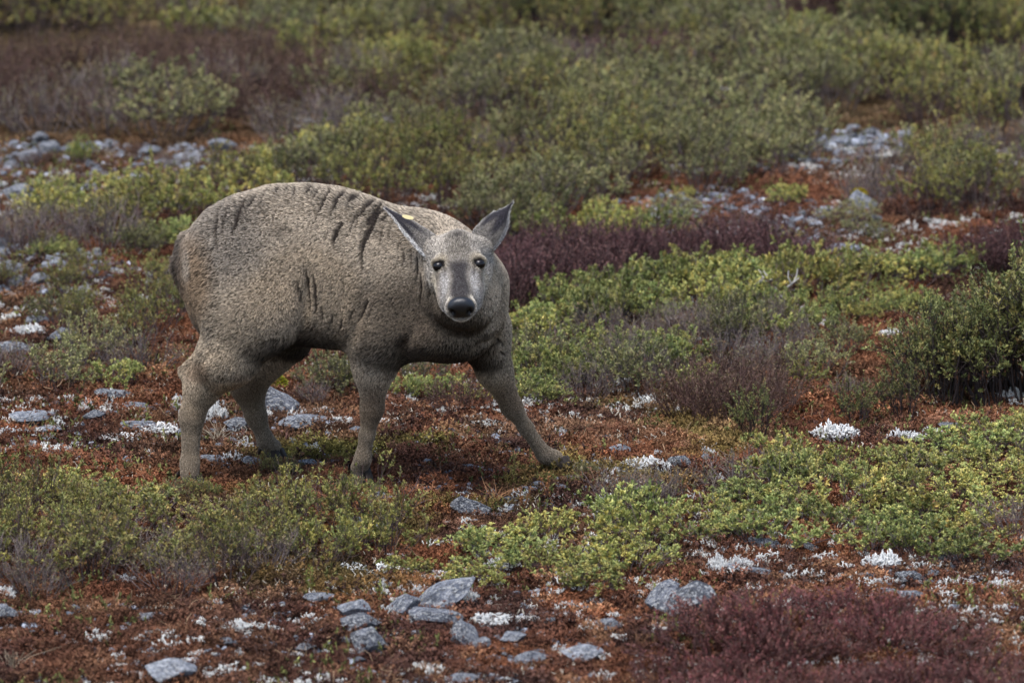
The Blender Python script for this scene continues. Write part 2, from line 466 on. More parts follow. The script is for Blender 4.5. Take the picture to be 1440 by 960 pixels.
def build_deer():
    global FEET, HEAD
    gf = [G(268, 686), G(384, 650), G(506, 677), G(786, 662)]
    FEET = gf
    # head frame: o at the poll, l towards picture right, a from poll to nose, nn out of the face
    toward = -pix_dir(645, 380); toward /= np.linalg.norm(toward)
    up = U - (U @ toward) * toward; up /= np.linalg.norm(up)
    rt = np.cross(up, toward)
    roll = math.radians(2.6)
    up2 = math.cos(roll) * up + math.sin(roll) * -rt; rt2 = math.cos(roll) * rt + math.sin(roll) * up
    ca, sa = 0.73, 0.683
    a = -ca * up2 + sa * toward; nn = ca * toward + sa * up2
    o = P(643, 321, 15.98) - 0.0 * nn
    HEAD = (o, rt2, a, nn)
    Hd = lambda x, y, z: o + x * rt2 + y * a + z * nn
    f, lo, h = sdf_deer()
    V, Q = surface_nets(f, lo, h)
    V = relax(V, Q, 3)
    # keep the largest piece only is not needed: everything is blended; find normals
    N = v_normals(V, Q)
    if np.mean((V - V.mean(0)) @ np.zeros(3)) or (N[np.argmax(V[:, 2])][2] < 0):
        Q = Q[:, ::-1]; N = -N
    px, py = to_pix(V)
    view = C0 - V; view /= np.linalg.norm(view, axis=1)[:, None]
    face = sstep(0.0, 0.35, (N * view).sum(1))
    hl = (V - o) @ rt2; ha = (V - o) @ a; hn = (V - o) @ nn
    is_head = sstep(-0.155, -0.10, hn) * sstep(-0.05, 0.02, ha) * sstep(0.105, 0.08, np.abs(hl)) * (V[:, 1] < 16.12)
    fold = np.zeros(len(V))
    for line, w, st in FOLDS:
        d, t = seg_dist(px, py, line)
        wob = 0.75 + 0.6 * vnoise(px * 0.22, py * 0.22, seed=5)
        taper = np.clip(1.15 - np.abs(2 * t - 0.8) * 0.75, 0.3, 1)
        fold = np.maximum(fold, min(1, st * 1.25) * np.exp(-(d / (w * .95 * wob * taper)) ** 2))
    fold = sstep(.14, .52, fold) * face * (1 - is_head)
    dent = np.zeros(len(V))
    for line, w, dp in FORMS:
        d, t = seg_dist(px, py, line)
        dent = np.maximum(dent, dp * np.exp(-(d / w) ** 2) * np.clip(1.3 - np.abs(2 * t - 1), 0, 1))
    V = V - N * (dent * face * (1 - is_head))[:, None]
    lump = fbm(V[:, 0] * 26, V[:, 1] * 26, V[:, 2] * 26, seed=31, oct=2) - 0.5
    V = V - N * (fold * 0.0008)[:, None] + N * (lump * 0.0025 * (1 - is_head))[:, None]
    N = v_normals(V, Q)
    EYES = []
    for s in (-1, 1):
        m_ = (np.abs(hl - s * .0575) < .005) & (np.abs(ha - .130) < .005) & (V[:, 1] < 16.12)
        EYES.append(Hd(s * .0575, .130, hn[m_].max()))
    # ---------------- coat colours (pigment, with underside shade painted in)
    x, y, z = V.T
    big = fbm(x * 5, y * 5, z * 5, seed=40, oct=3)
    coat = lin(153, 141, 124)[None] * (0.84 + 0.32 * big)[:, None]
    warm = sstep(.48, .62, fbm(x * 3.4 + 9, y * 3.4, z * 3.4, seed=44, oct=2))
    coat = coat * (1 - 0.35 * warm[:, None]) + lin(150, 130, 102)[None] * 0.35 * warm[:, None]
    def paint(mask, col, amt=1.0):
        nonlocal coat
        m = (np.clip(mask, 0, 1) * amt)[:, None]; coat = coat * (1 - m) + np.asarray(col)[None] * m
    def spot(cx, cy, rx, ry, soft=0.5):
        q = np.hypot((px - cx) / rx, (py - cy) / ry); return sstep(1 + soft, 1 - soft, q)
    body = 1 - is_head
    paint(spot(300, 330, 70, 60) * body, lin(104, 98, 92), .55)               # greyer croup
    paint(spot(398, 322, 14, 9, .8) * body, lin(92, 82, 70), .6)                # whorl on the hip
    paint(spot(272, 400, 26, 60) * body, lin(146, 120, 90), .6)                # tan buttock
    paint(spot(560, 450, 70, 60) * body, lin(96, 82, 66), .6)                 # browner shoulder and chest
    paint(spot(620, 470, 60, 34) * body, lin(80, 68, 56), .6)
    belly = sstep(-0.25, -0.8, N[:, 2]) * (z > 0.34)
    paint(belly * body, lin(42, 36, 31), .9)  # dark belly fur plus the shade under the trunk, both put in the colour
    paint(spot(430, 492, 40, 18) * body, lin(32, 27, 24), .8)  # groin: dark fur with shade painted in
    paint(spot(640, 512, 60, 14) * body, lin(36, 31, 28), .7)  # chest bottom: dark fur, its shade also painted in
    for cx, cy, rx, ry in ((524, 574, 20, 26), (716, 560, 22, 26), (346, 545, 24, 20), (280, 522, 16, 14)):
        paint(spot(cx, cy, rx, ry), lin(92, 69, 51), .55)
    low = sstep(0.34, 0.2, z); paint(low, lin(112, 98, 81), .6)
    tail = sstep(266, 256, px) * (py > 335) * (py < 415) * (V[:, 1] > 16.2)
    paint(tail, lin(62, 57, 54), .75); paint(spot(266, 372, 5, 22) * body, lin(166, 155, 140), .8)
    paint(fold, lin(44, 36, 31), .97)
    # face
    grey = lin(150, 144, 135); paint(is_head, grey, .9)
    paint(is_head * sstep(.045, .02, np.abs(hl)) * sstep(-.01, .03, ha) * sstep(.135, .10, ha) * (hn > -.06), lin(108, 102, 93), .8)   # forehead
    paint(is_head * np.exp(-((hl / .017) ** 2 + ((ha - .040) / .017) ** 2)) * (hn > -.07), lin(46, 42, 41), .85)
    bridge = is_head * sstep(.034, .014, np.abs(hl) - .004 * np.sin(ha * 60)) * sstep(.118, .150, ha) * (hn > -.052)
    for s in (-1, 1):
        ex, ey = s * .062, .127
        q = np.hypot((hl - ex) / .034, (ha - ey) / .034); ring = sstep(1.25, .6, q)
        paint(is_head * ring, lin(170, 158, 136), .7)
        paint(is_head * sstep(1.1, .5, np.hypot((hl - s * .046) / .022, (ha - .185) / .045)) * (hn > -.08), lin(186, 183, 180), .75)   # pale cheek stripe
        paint(is_head * sstep(1.0, .6, np.hypot((hl - s * .030) / .026, (ha - .266) / .022)) * sstep(428, 420, py), lin(192, 185, 170), .95)             # pale lip pads
        de = V - EYES[(s + 1) // 2]; de = np.hypot((de @ rt2) / 1.5, np.linalg.norm(de - (de @ rt2)[:, None] * rt2, axis=1)); paint(sstep(.0158, .0122, de), lin(24, 20, 18), 1)    # dark eyelid
    for s in (-1, 1): paint(is_head * np.exp(-(((hl - s * (.040 - .10 * (ha - .15))) / .0045) ** 2 + ((ha - .152) / .016) ** 2)) * (hn > -.06), lin(66, 58, 54), .75)   # tear line
    paint(is_head * sstep(.044, .060, np.abs(hl)) * sstep(.135, .16, ha), lin(132, 120, 105), .7)
    paint(bridge, lin(60, 57, 59), .95)
    nu_, nv_ = (px - 648.5) / 19.6, (py - 432.5) / 15.2
    nose = sstep(1.06, .92, (np.abs(nu_ / (1 - .34 * np.clip(nv_, 0, 1) - .10 * np.clip(-nv_, 0, 1))) ** 2.6 + np.abs(nv_) ** 2.6) ** (1 / 2.6)) * (ha > .24) * is_head
    paint(is_head * (ha > .20) * (hn < -.060) * sstep(.036, .022, np.abs(hl)), lin(196, 192, 186), .95)                               # white chin
    paint(nose, lin(24, 24, 27), 1)
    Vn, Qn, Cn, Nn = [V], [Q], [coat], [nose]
    # hair length and flow on the body
    length = 0.0110 + 0.004 * sstep(.3, .9, N[:, 2]) + 0.008 * sstep(-.2, -.8, N[:, 2]) * (z > .33)
    length = length * (1 - 0.6 * low) * (1 - .5 * fold) ; length = length * (1 - is_head) + is_head * (0.0055 + 0.004 * sstep(.14, .04, ha) + .005 * sstep(-.07, -.12, hn))
    length *= (1 - np.clip(nose * 3, 0, 1))
    for s in (-1, 1):
        length *= sstep(.0105, .017, np.linalg.norm(V - EYES[(s + 1) // 2], axis=1))
    length *= sstep(0.0, 0.035, z - np.interp(z, [0, 1], [0, 0]) - hz(x, y) + 0.012)
    buttock = spot(270, 420, 40, 90) * body * (V[:, 2] > .3)
    length *= 1 + 0.45 * buttock
    length *= 1 + 0.5 * tail
    flow = np.tile(np.array([-0.75, 0.18, -0.55]), (len(V), 1))
    legm = sstep(.40, .30, z)[:, None]
    flow = flow * (1 - legm) + np.array([0.0, 0, -1.0]) * legm
    neckm = (sstep(590, 640, px) * (z > .3))[:, None]
    flow = flow * (1 - neckm) + np.array([-0.15, 0.45, -0.75]) * neckm
    flow = flow * (1 - is_head[:, None]) + (-a + 0.5 * np.sign(hl)[:, None] * sstep(.02, .06, np.abs(hl))[:, None] * rt2 - 0.2 * nn) * is_head[:, None]
    flow += 0.5 * (np.stack([fbm(x * 14, y * 14, z * 14, seed=s_, oct=2) for s_ in (61, 62, 63)], 1) - 0.5)
    lift = 0.56 - 0.20 * is_head - 0.2 * legm[:, 0]

    root = empty('deer', tuple((gf[0] + gf[3]) / 2 * np.array([1, 1, 0])))
    tag(root, 'grey-brown deer with a tagged ear standing on the heath, facing the viewer', 'deer')
    loc0 = np.array(root.location)

    # ---------------- ears, part of the same skin
    ears = []
    def ear(base, tip, width, front, s, slim=0.0):
        base = np.asarray(base); tip = np.asarray(tip); d = tip - base; L = np.linalg.norm(d); d /= L
        front = front - (front @ d) * d; front /= np.linalg.norm(front)
        side = np.cross(d, front)
        nu, nv = 26, 17
        out, col, ln = [], [], []
        for layer in (0, 1):
            for i in range(nu):
                u = i / (nu - 1)
                w = width * (0.30 + 0.70 * math.sin(math.pi * min(u * 0.86 + .16, 1)) ** 0.8) * (1 - sstep(.55, 1.0, u) ** 1.3 * .96)
                if u < .25: w = width * (.52 + .45 * sstep(0, .25, u) * (w / width))
                w = w * (1 - slim) + slim * width * (1 - u) ** .85 * .98 + .0008
                for j in range(nv):
                    v = j / (nv - 1) * 2 - 1
                    ang = v * (1.25 - .55 * u)
                    r = w / 1.0
                    th = 0.0045 * (1 - abs(v) ** 4) * (1 - u ** 6) + .0012
                    off = r * (math.cos(ang) - 1) * 0.75
                    p = base + d * (L * u) + side * (r * math.sin(ang)) + front * (off + (th if layer else -th)) + front * (-.02 * u * u)
                    out.append(p)
                    if layer:
                        dk = sstep(.30, .62, u + .12 * math.sin(7 * v)); c = lin(116, 111, 105) * (1 - dk) + lin(56, 54, 60) * dk
                        rim = sstep(.72, .92, abs(v)) * (1 if (side @ up) * v < 0 else .15) * (1 if s < 0 else .5) * sstep(1., .8, u); c = c * (1 - rim) + lin(200, 198, 195) * rim
                        ln.append(.007 - .0045 * dk + .006 * sstep(.8, .97, abs(v)))
                    else:
                        c = lin(176, 171, 164); ln.append(.008 + .007 * sstep(.8, .97, abs(v)))
                    col.append(c)
        V_ = np.array(out); Qe = []
        idx = lambda la, i, j: la * nu * nv + i * nv + j
        for i in range(nu - 1):
            for j in range(nv - 1):
                Qe.append((idx(1, i, j), idx(1, i, j + 1), idx(1, i + 1, j + 1), idx(1, i + 1, j)))
                Qe.append((idx(0, i, j), idx(0, i + 1, j), idx(0, i + 1, j + 1), idx(0, i, j + 1)))
        for i in range(nu - 1):
            for j, fl in ((0, 0), (nv - 1, 1)):
                q = (idx(1, i, j), idx(1, i + 1, j), idx(0, i + 1, j), idx(0, i, j)); Qe.append(q[::-1] if fl else q)
        Qe = np.array(Qe)
        n_ = v_normals(V_, Qe)
        k = idx(1, nu // 2, nv // 2)
        if n_[k] @ front < 0: Qe = Qe[:, ::-1]; n_ = -n_
        ears.append((V_, Qe, np.array(col), n_, np.array(ln), np.tile(d, (len(V_), 1))))
        return base, d, L, side, front
    bl = Hd(-.050, .026, -.064); br = Hd(.050, .024, -.066)
    tl = P(543, 288, 16.07); trr = P(719, 284, 16.03)
    eL = ear(bl, tl, .046, toward * .8 + up * .62, -1, .75)
    eR = ear(br, trr, .049, toward * .9 - rt * .1 + up * .2, 1, .25)
    nb = len(V)
    Vall, Qall, Call, Nall = V, Q, coat, N
    Lall, Flall, Lift = length, flow, lift
    nose_all = nose
    for (V_, Q_, C_, N_, L_, D_) in ears:
        Qall = np.concatenate([Qall, Q_ + len(Vall)]); Vall = np.concatenate([Vall, V_]); Call = np.concatenate([Call, C_])
        Nall = np.concatenate([Nall, N_]); Lall = np.concatenate([Lall, L_]); Flall = np.concatenate([Flall, D_])
        Lift = np.concatenate([Lift, np.full(len(V_), .22)]); nose_all = np.concatenate([nose_all, np.zeros(len(V_))])

    # materials
    m_skin, nt, b = new_mat('deer_skin')
    at = attr(nt, 'coat'); no = attr(nt, 'nose')
    nz = noise(nt, 900, 2)
    dk = mixrgb(nt, 'MULTIPLY', 1.0, at.outputs[0], (0.55, 0.53, 0.5))
    colr = mixrgb(nt, 'MIX', no.outputs[2], dk, lin(15, 15, 18))
    nt.links.new(colr, b.inputs['Base Color'])
    rr = nt.nodes.new('ShaderNodeMapRange'); nt.links.new(no.outputs[2], rr.inputs[0]); rr.inputs[3].default_value = .9; rr.inputs[4].default_value = .34
    nt.links.new(rr.outputs[0], b.inputs['Roughness'])
    sp = nt.nodes.new('ShaderNodeMapRange'); nt.links.new(no.outputs[2], sp.inputs[0]); sp.inputs[3].default_value = .1; sp.inputs[4].default_value = .6
    nt.links.new(sp.outputs[0], b.inputs['Specular IOR Level'])
    bp = nt.nodes.new('ShaderNodeBump'); bp.inputs['Strength'].default_value = .35; bp.inputs['Distance'].default_value = .002
    nt.links.new(nz, bp.inputs['Height']); nt.links.new(bp.outputs[0], b.inputs['Normal'])
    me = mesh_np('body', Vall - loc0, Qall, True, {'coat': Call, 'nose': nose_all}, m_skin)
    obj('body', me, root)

    # ---------------- fur: short curved hairs in small locks
    rng = np.random.default_rng(5)
    a0, a1, a2, a3 = [Vall[Qall[:, i]] for i in range(4)]
    area = np.linalg.norm(np.cross(a2 - a0, a3 - a1), axis=1) * .5
    lq = Lall[Qall].mean(1)
    wgt = area * np.where(lq < .013, 2.2, 1.0) * (lq > .0012)
    NH = 460000
    qi = rng.choice(len(Qall), NH, p=wgt / wgt.sum())
    uu, vv = rng.random((2, NH, 1))
    def bil(A_):
        A_ = A_ if A_.ndim == 2 else A_[:, None]
        q = Qall[qi]; return A_[q[:, 0]] * (1 - uu) * (1 - vv) + A_[q[:, 1]] * uu * (1 - vv) + A_[q[:, 2]] * uu * vv + A_[q[:, 3]] * (1 - uu) * vv
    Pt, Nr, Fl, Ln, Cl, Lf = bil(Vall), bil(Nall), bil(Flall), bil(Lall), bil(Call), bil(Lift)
    Nr /= np.linalg.norm(Nr, axis=1)[:, None] + 1e-9
    Fl = Fl + rng.normal(0, .16, Fl.shape)
    Fl -= (Fl * Nr).sum(1)[:, None] * Nr; Fl /= np.linalg.norm(Fl, axis=1)[:, None] + 1e-9
    D = Fl * np.sqrt(1 - np.clip(Lf, .05, .95) ** 2) + Nr * Lf
    Ln = Ln * rng.uniform(.7, 1.2, (NH, 1))
    NC = 150000
    ci = rng.choice(NH, NC, replace=False)
    kd = kdtree.KDTree(NC)
    for i, c in enumerate(ci): kd.insert(Pt[c], i)
    kd.balance()
    near = np.fromiter((kd.find(p)[1] for p in Pt), np.int64, NH)
    cc = ci[near]
    tipc = Pt[cc] + D[cc] * Ln[cc]
    ok = np.linalg.norm(Pt - Pt[cc], axis=1) < .012
    lock = rng.normal(0, 1, NC)[near]
    tip = Pt + D * Ln
    amt = (np.where(ok, .18, 0))[:, None]
    tip = tip * (1 - amt) + tipc * amt
    ts = np.array([0, .35, .7, 1.0])
    bend = Nr * Ln * .12
    pts = np.stack([Pt * (1 - t) + tip * t + bend * (4 * t * (1 - t)) - Nr * (.002 * (t == 0)) for t in ts], 1)
    shade = np.clip(1.0 + .34 * lock + rng.normal(0, .24, NH), .28, 2.2)
    shade = 1 + (shade - 1) * np.where(Ln[:, 0] < .008, .55, 1.0)
    hc = bpy.data.hair_curves.new('fur')
    hc.add_curves([4] * NH)
    hc.attributes['position'].data.foreach_set('vector', (pts - loc0).astype(np.float32).ravel())
    rad = np.where(Ln[:, 0] < .006, .00042, .00055)[:, None] * np.array([1.0, .95, .75, .25])[None]
    ra = hc.attributes.get('radius') or hc.attributes.new('radius', 'FLOAT', 'POINT')
    ra.data.foreach_set('value', rad.astype(np.float32).ravel())
    ca_ = hc.attributes.new('coat', 'FLOAT_COLOR', 'CURVE')
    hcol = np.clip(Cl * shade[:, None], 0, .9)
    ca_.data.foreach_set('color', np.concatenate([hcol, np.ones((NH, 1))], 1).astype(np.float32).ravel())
    m_fur, nt, b = new_mat('fur')
    hi = nt.nodes.new('ShaderNodeHairInfo')
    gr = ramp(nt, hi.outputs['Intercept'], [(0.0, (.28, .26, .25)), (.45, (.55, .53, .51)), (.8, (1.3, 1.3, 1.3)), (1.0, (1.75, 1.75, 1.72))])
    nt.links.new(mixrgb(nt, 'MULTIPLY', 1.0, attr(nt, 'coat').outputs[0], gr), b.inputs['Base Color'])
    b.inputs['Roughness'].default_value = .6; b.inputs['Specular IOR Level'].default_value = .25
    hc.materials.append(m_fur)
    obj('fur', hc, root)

    # ---------------- eyes
    m_eye, nt, b = new_mat('eye'); b.inputs['Base Color'].default_value = (.006, .005, .005, 1); b.inputs['Roughness'].default_value = .16
    b.inputs['Specular IOR Level'].default_value = .3
    for s in (-1, 1):
        bm = bmesh.new(); bmesh.ops.create_uvsphere(bm, u_segments=24, v_segments=16, radius=1)
        e = EYES[(s + 1) // 2] - nn * .0108 - a * .001
        for v in bm.verts:
            q = v.co; w = e + q.x * .0168 * rt2 + q.y * .0138 * a + q.z * .0150 * nn; v.co = Vector(w - loc0)
        m_ = bpy.data.meshes.new('eye'); bm.to_mesh(m_); bm.free()
        for p_ in m_.polygons: p_.use_smooth = True
        m_.materials.append(m_eye); tag(obj('eye', m_, root), 'dark glossy eye')
    # ---------------- ear tag
    base, d, L, side, front = eL
    m_tag, nt, b = new_mat('ear_tag'); b.inputs['Base Color'].default_value = (*lin(244, 226, 168), 1); b.inputs['Roughness'].default_value = .45
    bm = bmesh.new(); bmesh.ops.create_cone(bm, cap_ends=True, segments=20, radius1=1, radius2=1, depth=2)
    c = base + d * L * .60 + up * .017 + toward * .032
    for v in bm.verts:
        q = v.co.copy(); v.co = Vector(c + (rt * .97 - up * .2) * q.x * .0170 + up * q.y * .0058 + toward * q.z * .0022 - loc0)
    bmesh.ops.bevel(bm, geom=bm.edges[:], offset=.0006, segments=1, affect='EDGES')
    m_ = bpy.data.meshes.new('ear_tag'); bm.to_mesh(m_); bm.free(); m_.materials.append(m_tag)
    tag(obj('ear_tag', m_, root), 'small pale yellow oval ear tag')
    # ---------------- hooves: two claws and two dewclaws each
    m_hoof, nt, b = new_mat('hoof'); b.inputs['Base Color'].default_value = (*lin(50, 44, 39), 1); b.inputs['Roughness'].default_value = .75; b.inputs['Specular IOR Level'].default_value = .15
    for gpt, fwd in zip(gf, ((.75, -.65), (.8, -.6), (.45, -.9), (.9, -.4))):
        fw = np.array([*fwd, 0]); fw /= np.linalg.norm(fw); sd = np.array([-fw[1], fw[0], 0])
        g_ = Geo()
        for s in (-1, 1):
            prof = [(-.020, .044), (-.018, .004), (.046, .002), (.050, .010), (.018, .050)]
            w0 = s * .0035; w1 = s * .026
            A_ = [gpt + fw * (p + .004) + np.array([0, 0, q - .004]) + sd * (w0 if True else 0) for p, q in prof]
            B_ = [gpt + fw * (p * (.82) + .004) + np.array([0, 0, q * .96 - .004]) + sd * w1 for p, q in prof]
            Vv = np.array(A_ + B_) - loc0
            Tt = []
            for i in range(1, 4): Tt += [[0, i, i + 1], [5, 5 + i + 1, 5 + i]]
            Qq = [[i, 5 + i, 5 + (i + 1) % 5, (i + 1) % 5] for i in range(5)]
            g_.add(Vv, Tt, Qq, (0.05, .05, .05))
            pd = gpt - fw * .026 + sd * s * .016 + np.array([0, 0, .045]) - loc0
            g_.tube([pd, pd - fw * .012 + np.array([0, 0, -.008]), pd - fw * .016 + np.array([0, 0, -.022])], .008, .004, (.05, .05, .05), 6)
        obj('hoof', g_.mesh('hoof', m_hoof), root)

build_deer()

# ------------------------------------------------------------------ ground sheet, mossy near by, out to the horizon
def ell_px(cx, cy, rx, ry, x, y):
    c = G(cx, cy); ex = rx * K * c[1] * 1.02
    ey = 0.5 * abs(G(cx, cy - ry)[1] - G(cx, cy + ry)[1])
    q = np.hypot((x - c[0]) / ex, (y - c[1]) / ey) + 0.7 * (fbm(x * 4, y * 4, seed=77, oct=3) - 0.5)
    return sstep(1.25, 0.7, q)

def ground_tint(x, y):
    a = fbm(x * 1.1, y * 0.9, seed=51, oct=4); b = fbm(x * 4.5 + 7, y * 4.0, seed=55, oct=4); c = fbm(x * 17, y * 15, seed=59, oct=3)
    col = np.tile(lin(94, 60, 44), (len(x), 1))
    def mx(m, t, k=1.0):
        nonlocal col
        m = np.clip(m, 0, 1)[:, None] * k; col = col * (1 - m) + np.asarray(t)[None] * m
    mx(sstep(.50, .64, b), lin(62, 44, 39), .85)
    mx(sstep(.48, .32, b), lin(112, 71, 48), .8)
    mx(sstep(.56, .70, c), lin(58, 40, 34), .6)
    mx(sstep(.58, .72, a), lin(86, 62, 44), .6)
    mx(sstep(.40, .28, c), lin(138, 104, 76), .6)
    green = sstep(.54, .66, fbm(x * 3.1 + 31, y * 2.8, seed=71, oct=4))
    mx(green * ell_px(560, 660, 220, 60, x, y), lin(104, 98, 50), .85)
    mx(green * ell_px(860, 620, 220, 50, x, y), lin(112, 100, 54), .7)
    mx(green * ell_px(420, 760, 260, 90, x, y), lin(92, 84, 42), .5)
    mx(ell_px(900, 605, 190, 26, x, y) * sstep(.45, .6, c), lin(142, 110, 84), .6)
    mx(ell_px(1330, 590, 160, 22, x, y) * sstep(.42, .6, c), lin(136, 98, 74), .5)
    mx(ell_px(1090, 260, 160, 40, x, y), lin(112, 72, 52), .5)
    mx(ell_px(300, 900, 420, 60, x, y), lin(76, 48, 40), .45)
    mx(sstep(20.5, 24, y), lin(92, 80, 56), .85)
    g_ = col.mean(1, keepdims=True); col = g_ + (col - g_) * 1.0
    return np.clip(col * (0.82 + 0.36 * c[:, None]), 0, 1)

def axis(lo, hi, step, far_lo, far_hi):
    mid = np.arange(lo, hi, step)
    up = [hi]; d = step
    while up[-1] < far_hi: d *= 1.35; up.append(up[-1] + d)
    dn = [lo]; d = step
    while dn[-1] > far_lo: d *= 1.35; dn.append(dn[-1] - d)
    return np.concatenate([dn[::-1][:-1], mid, up])

m_ground, nt, b = new_mat('ground')
tc = nt.nodes.new('ShaderNodeTexCoord').outputs['Object']
n1 = noise(nt, 60, 5, tc); n2 = noise(nt, 230, 3, tc)
g1 = ramp(nt, n1, [(.3, (.55, .52, .5)), (.55, (1, 1, 1)), (.8, (1.35, 1.3, 1.2))])
nt.links.new(mixrgb(nt, 'MULTIPLY', 1.0, attr(nt, 'tint').outputs[0], g1), b.inputs['Base Color'])
b.inputs['Roughness'].default_value = .95; b.inputs['Specular IOR Level'].default_value = .1
bp = nt.nodes.new('ShaderNodeBump'); bp.inputs['Strength'].default_value = .9; bp.inputs['Distance'].default_value = .012
ad = nt.nodes.new('ShaderNodeMath'); ad.operation = 'ADD'; nt.links.new(n1, ad.inputs[0]); nt.links.new(n2, ad.inputs[1])
nt.links.new(ad.outputs[0], bp.inputs['Height']); nt.links.new(bp.outputs[0], b.inputs['Normal'])
gx = axis(-3.2, 3.2, .024, -3000, 3000); gy = axis(12.8, 29.0, .028, -1000, 5000)
GX, GY = np.meshgrid(gx, gy)
GZ = hz(GX, GY)
gv = np.stack([GX.ravel(), GY.ravel(), GZ.ravel()], 1)
I = np.arange(GX.size).reshape(GX.shape)
gq = np.stack([I[:-1, :-1], I[:-1, 1:], I[1:, 1:], I[1:, :-1]], -1).reshape(-1, 4)
tag(obj('ground', mesh_np('ground', gv, gq, True, {'tint': ground_tint(gv[:, 0], gv[:, 1])}, m_ground)), kind='structure')

# ------------------------------------------------------------------ carpet of moss sprigs (uncountable: stuff)
def scatter_stuff(name, label, cat, pts, tint, scale, rot, src_mesh):
    """one object: its points each carry a copy of the sprig mesh (geometry nodes)"""
    src = bpy.data.objects.new(name + '_sprig', src_mesh)
    me = bpy.data.meshes.new(name)
    me.vertices.add(len(pts)); me.vertices.foreach_set('co', np.asarray(pts, np.float32).ravel())
    a = me.attributes.new('tint', 'FLOAT_COLOR', 'POINT'); a.data.foreach_set('color', np.concatenate([tint, np.ones((len(pts), 1))], 1).astype(np.float32).ravel())
    a = me.attributes.new('size', 'FLOAT_VECTOR', 'POINT'); a.data.foreach_set('vector', np.asarray(scale, np.float32).ravel())
    a = me.attributes.new('turn', 'FLOAT_VECTOR', 'POINT'); a.data.foreach_set('vector', np.asarray(rot, np.float32).ravel())
    o = obj(name, me); tag(o, label, cat, None, 'stuff')
    ng = bpy.data.node_groups.new(name, 'GeometryNodeTree')
    ng.interface.new_socket('Geometry', in_out='INPUT', socket_type='NodeSocketGeometry')
    ng.interface.new_socket('Geometry', in_out='OUTPUT', socket_type='NodeSocketGeometry')
    N = ng.nodes; gi = N.new('NodeGroupInput'); go = N.new('NodeGroupOutput')
    ip = N.new('GeometryNodeInstanceOnPoints'); oi = N.new('GeometryNodeObjectInfo'); oi.inputs[0].default_value = src
    sa = N.new('GeometryNodeInputNamedAttribute'); sa.data_type = 'FLOAT_VECTOR'; sa.inputs[0].default_value = 'size'
    ra = N.new('GeometryNodeInputNamedAttribute'); ra.data_type = 'FLOAT_VECTOR'; ra.inputs[0].default_value = 'turn'
    er = N.new('FunctionNodeEulerToRotation')
    ng.links.new(gi.outputs[0], ip.inputs['Points']); ng.links.new(oi.outputs['Geometry'], ip.inputs['Instance'])
    ng.links.new(ra.outputs[0], er.inputs[0]); ng.links.new(er.outputs[0], ip.inputs['Rotation']); ng.links.new(sa.outputs[0], ip.inputs['Scale'])
    ng.links.new(ip.outputs[0], go.inputs[0])
    md = o.modifiers.new('sprigs', 'NODES'); md.node_group = ng
    return o

def moss_mat(name):
    m, nt, b = new_mat(name)
    nt.links.new(mixrgb(nt, 'MULTIPLY', 1.0, attr(nt, 'tint', 'INSTANCER').outputs[0], attr(nt, 'tint').outputs[0]), b.inputs['Base Color'])
    b.inputs['Roughness'].default_value = .85; b.inputs['Specular IOR Level'].default_value = .15
    return m
M_MOSS = moss_mat('moss')

def moss_sprigs(seed, n, rad, h):
    rng = np.random.default_rng(seed); g = Geo()
    for i in range(n):
        r = rad * math.sqrt(rng.random()); t = rng.random() * 6.283
        p0 = np.array([r * math.cos(t), r * math.sin(t), -.006]); hh = h * rng.uniform(.5, 1.2) * (1 - .35 * (r / rad) ** 2)
        lean = rng.normal(0, .35, 2); p1 = p0 + np.array([lean[0] * hh, lean[1] * hh, hh])
        k = 11; ts = rng.uniform(.2, 1.05, k)[:, None]
        pos = p0 + (p1 - p0) * ts
        d = rng.normal(0, 1, (k, 3)); d[:, 2] = np.abs(d[:, 2]) * .7 + .35
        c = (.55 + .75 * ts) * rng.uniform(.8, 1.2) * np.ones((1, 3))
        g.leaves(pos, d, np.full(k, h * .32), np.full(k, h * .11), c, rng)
    return g.mesh('moss_sprigs', M_MOSS)

def ground_points(n, seed, y0=13.2, y1=27.5, pad=.75):
    rng = np.random.default_rng(seed)
    y = y0 + (y1 - y0) * rng.random(n) ** 1.0
    x = (rng.random(n) * 2 - 1) * (.092 * y + pad)
    return x, y, rng

x, y, rng = ground_points(62000, 101)
keep = rng.random(len(x)) < np.interp(y, [13, 18, 22, 28], [1, 1, .6, .35]); x, y = x[keep], y[keep]
pts = np.stack([x, y, hz(x, y)], 1); n = len(x)
t = ground_tint(x, y) * rng.lognormal(0, .28, (n, 1))
sc = np.clip(rng.lognormal(0, .3, n) * (0.75 + .6 * fbm(x * 6, y * 6, seed=88, oct=2)), .5, 2.0)
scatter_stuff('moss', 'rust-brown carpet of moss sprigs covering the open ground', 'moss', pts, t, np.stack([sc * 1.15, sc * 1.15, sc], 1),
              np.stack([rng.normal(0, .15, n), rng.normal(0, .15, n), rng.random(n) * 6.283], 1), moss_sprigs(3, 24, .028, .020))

# ------------------------------------------------------------------ shrubs
def pal(*cols): return [lin(*c) for c in cols]
def pick(rng, cols, w, n):
    w = np.array(w, float); return np.array(cols)[rng.choice(len(cols), n, p=w / w.sum())]

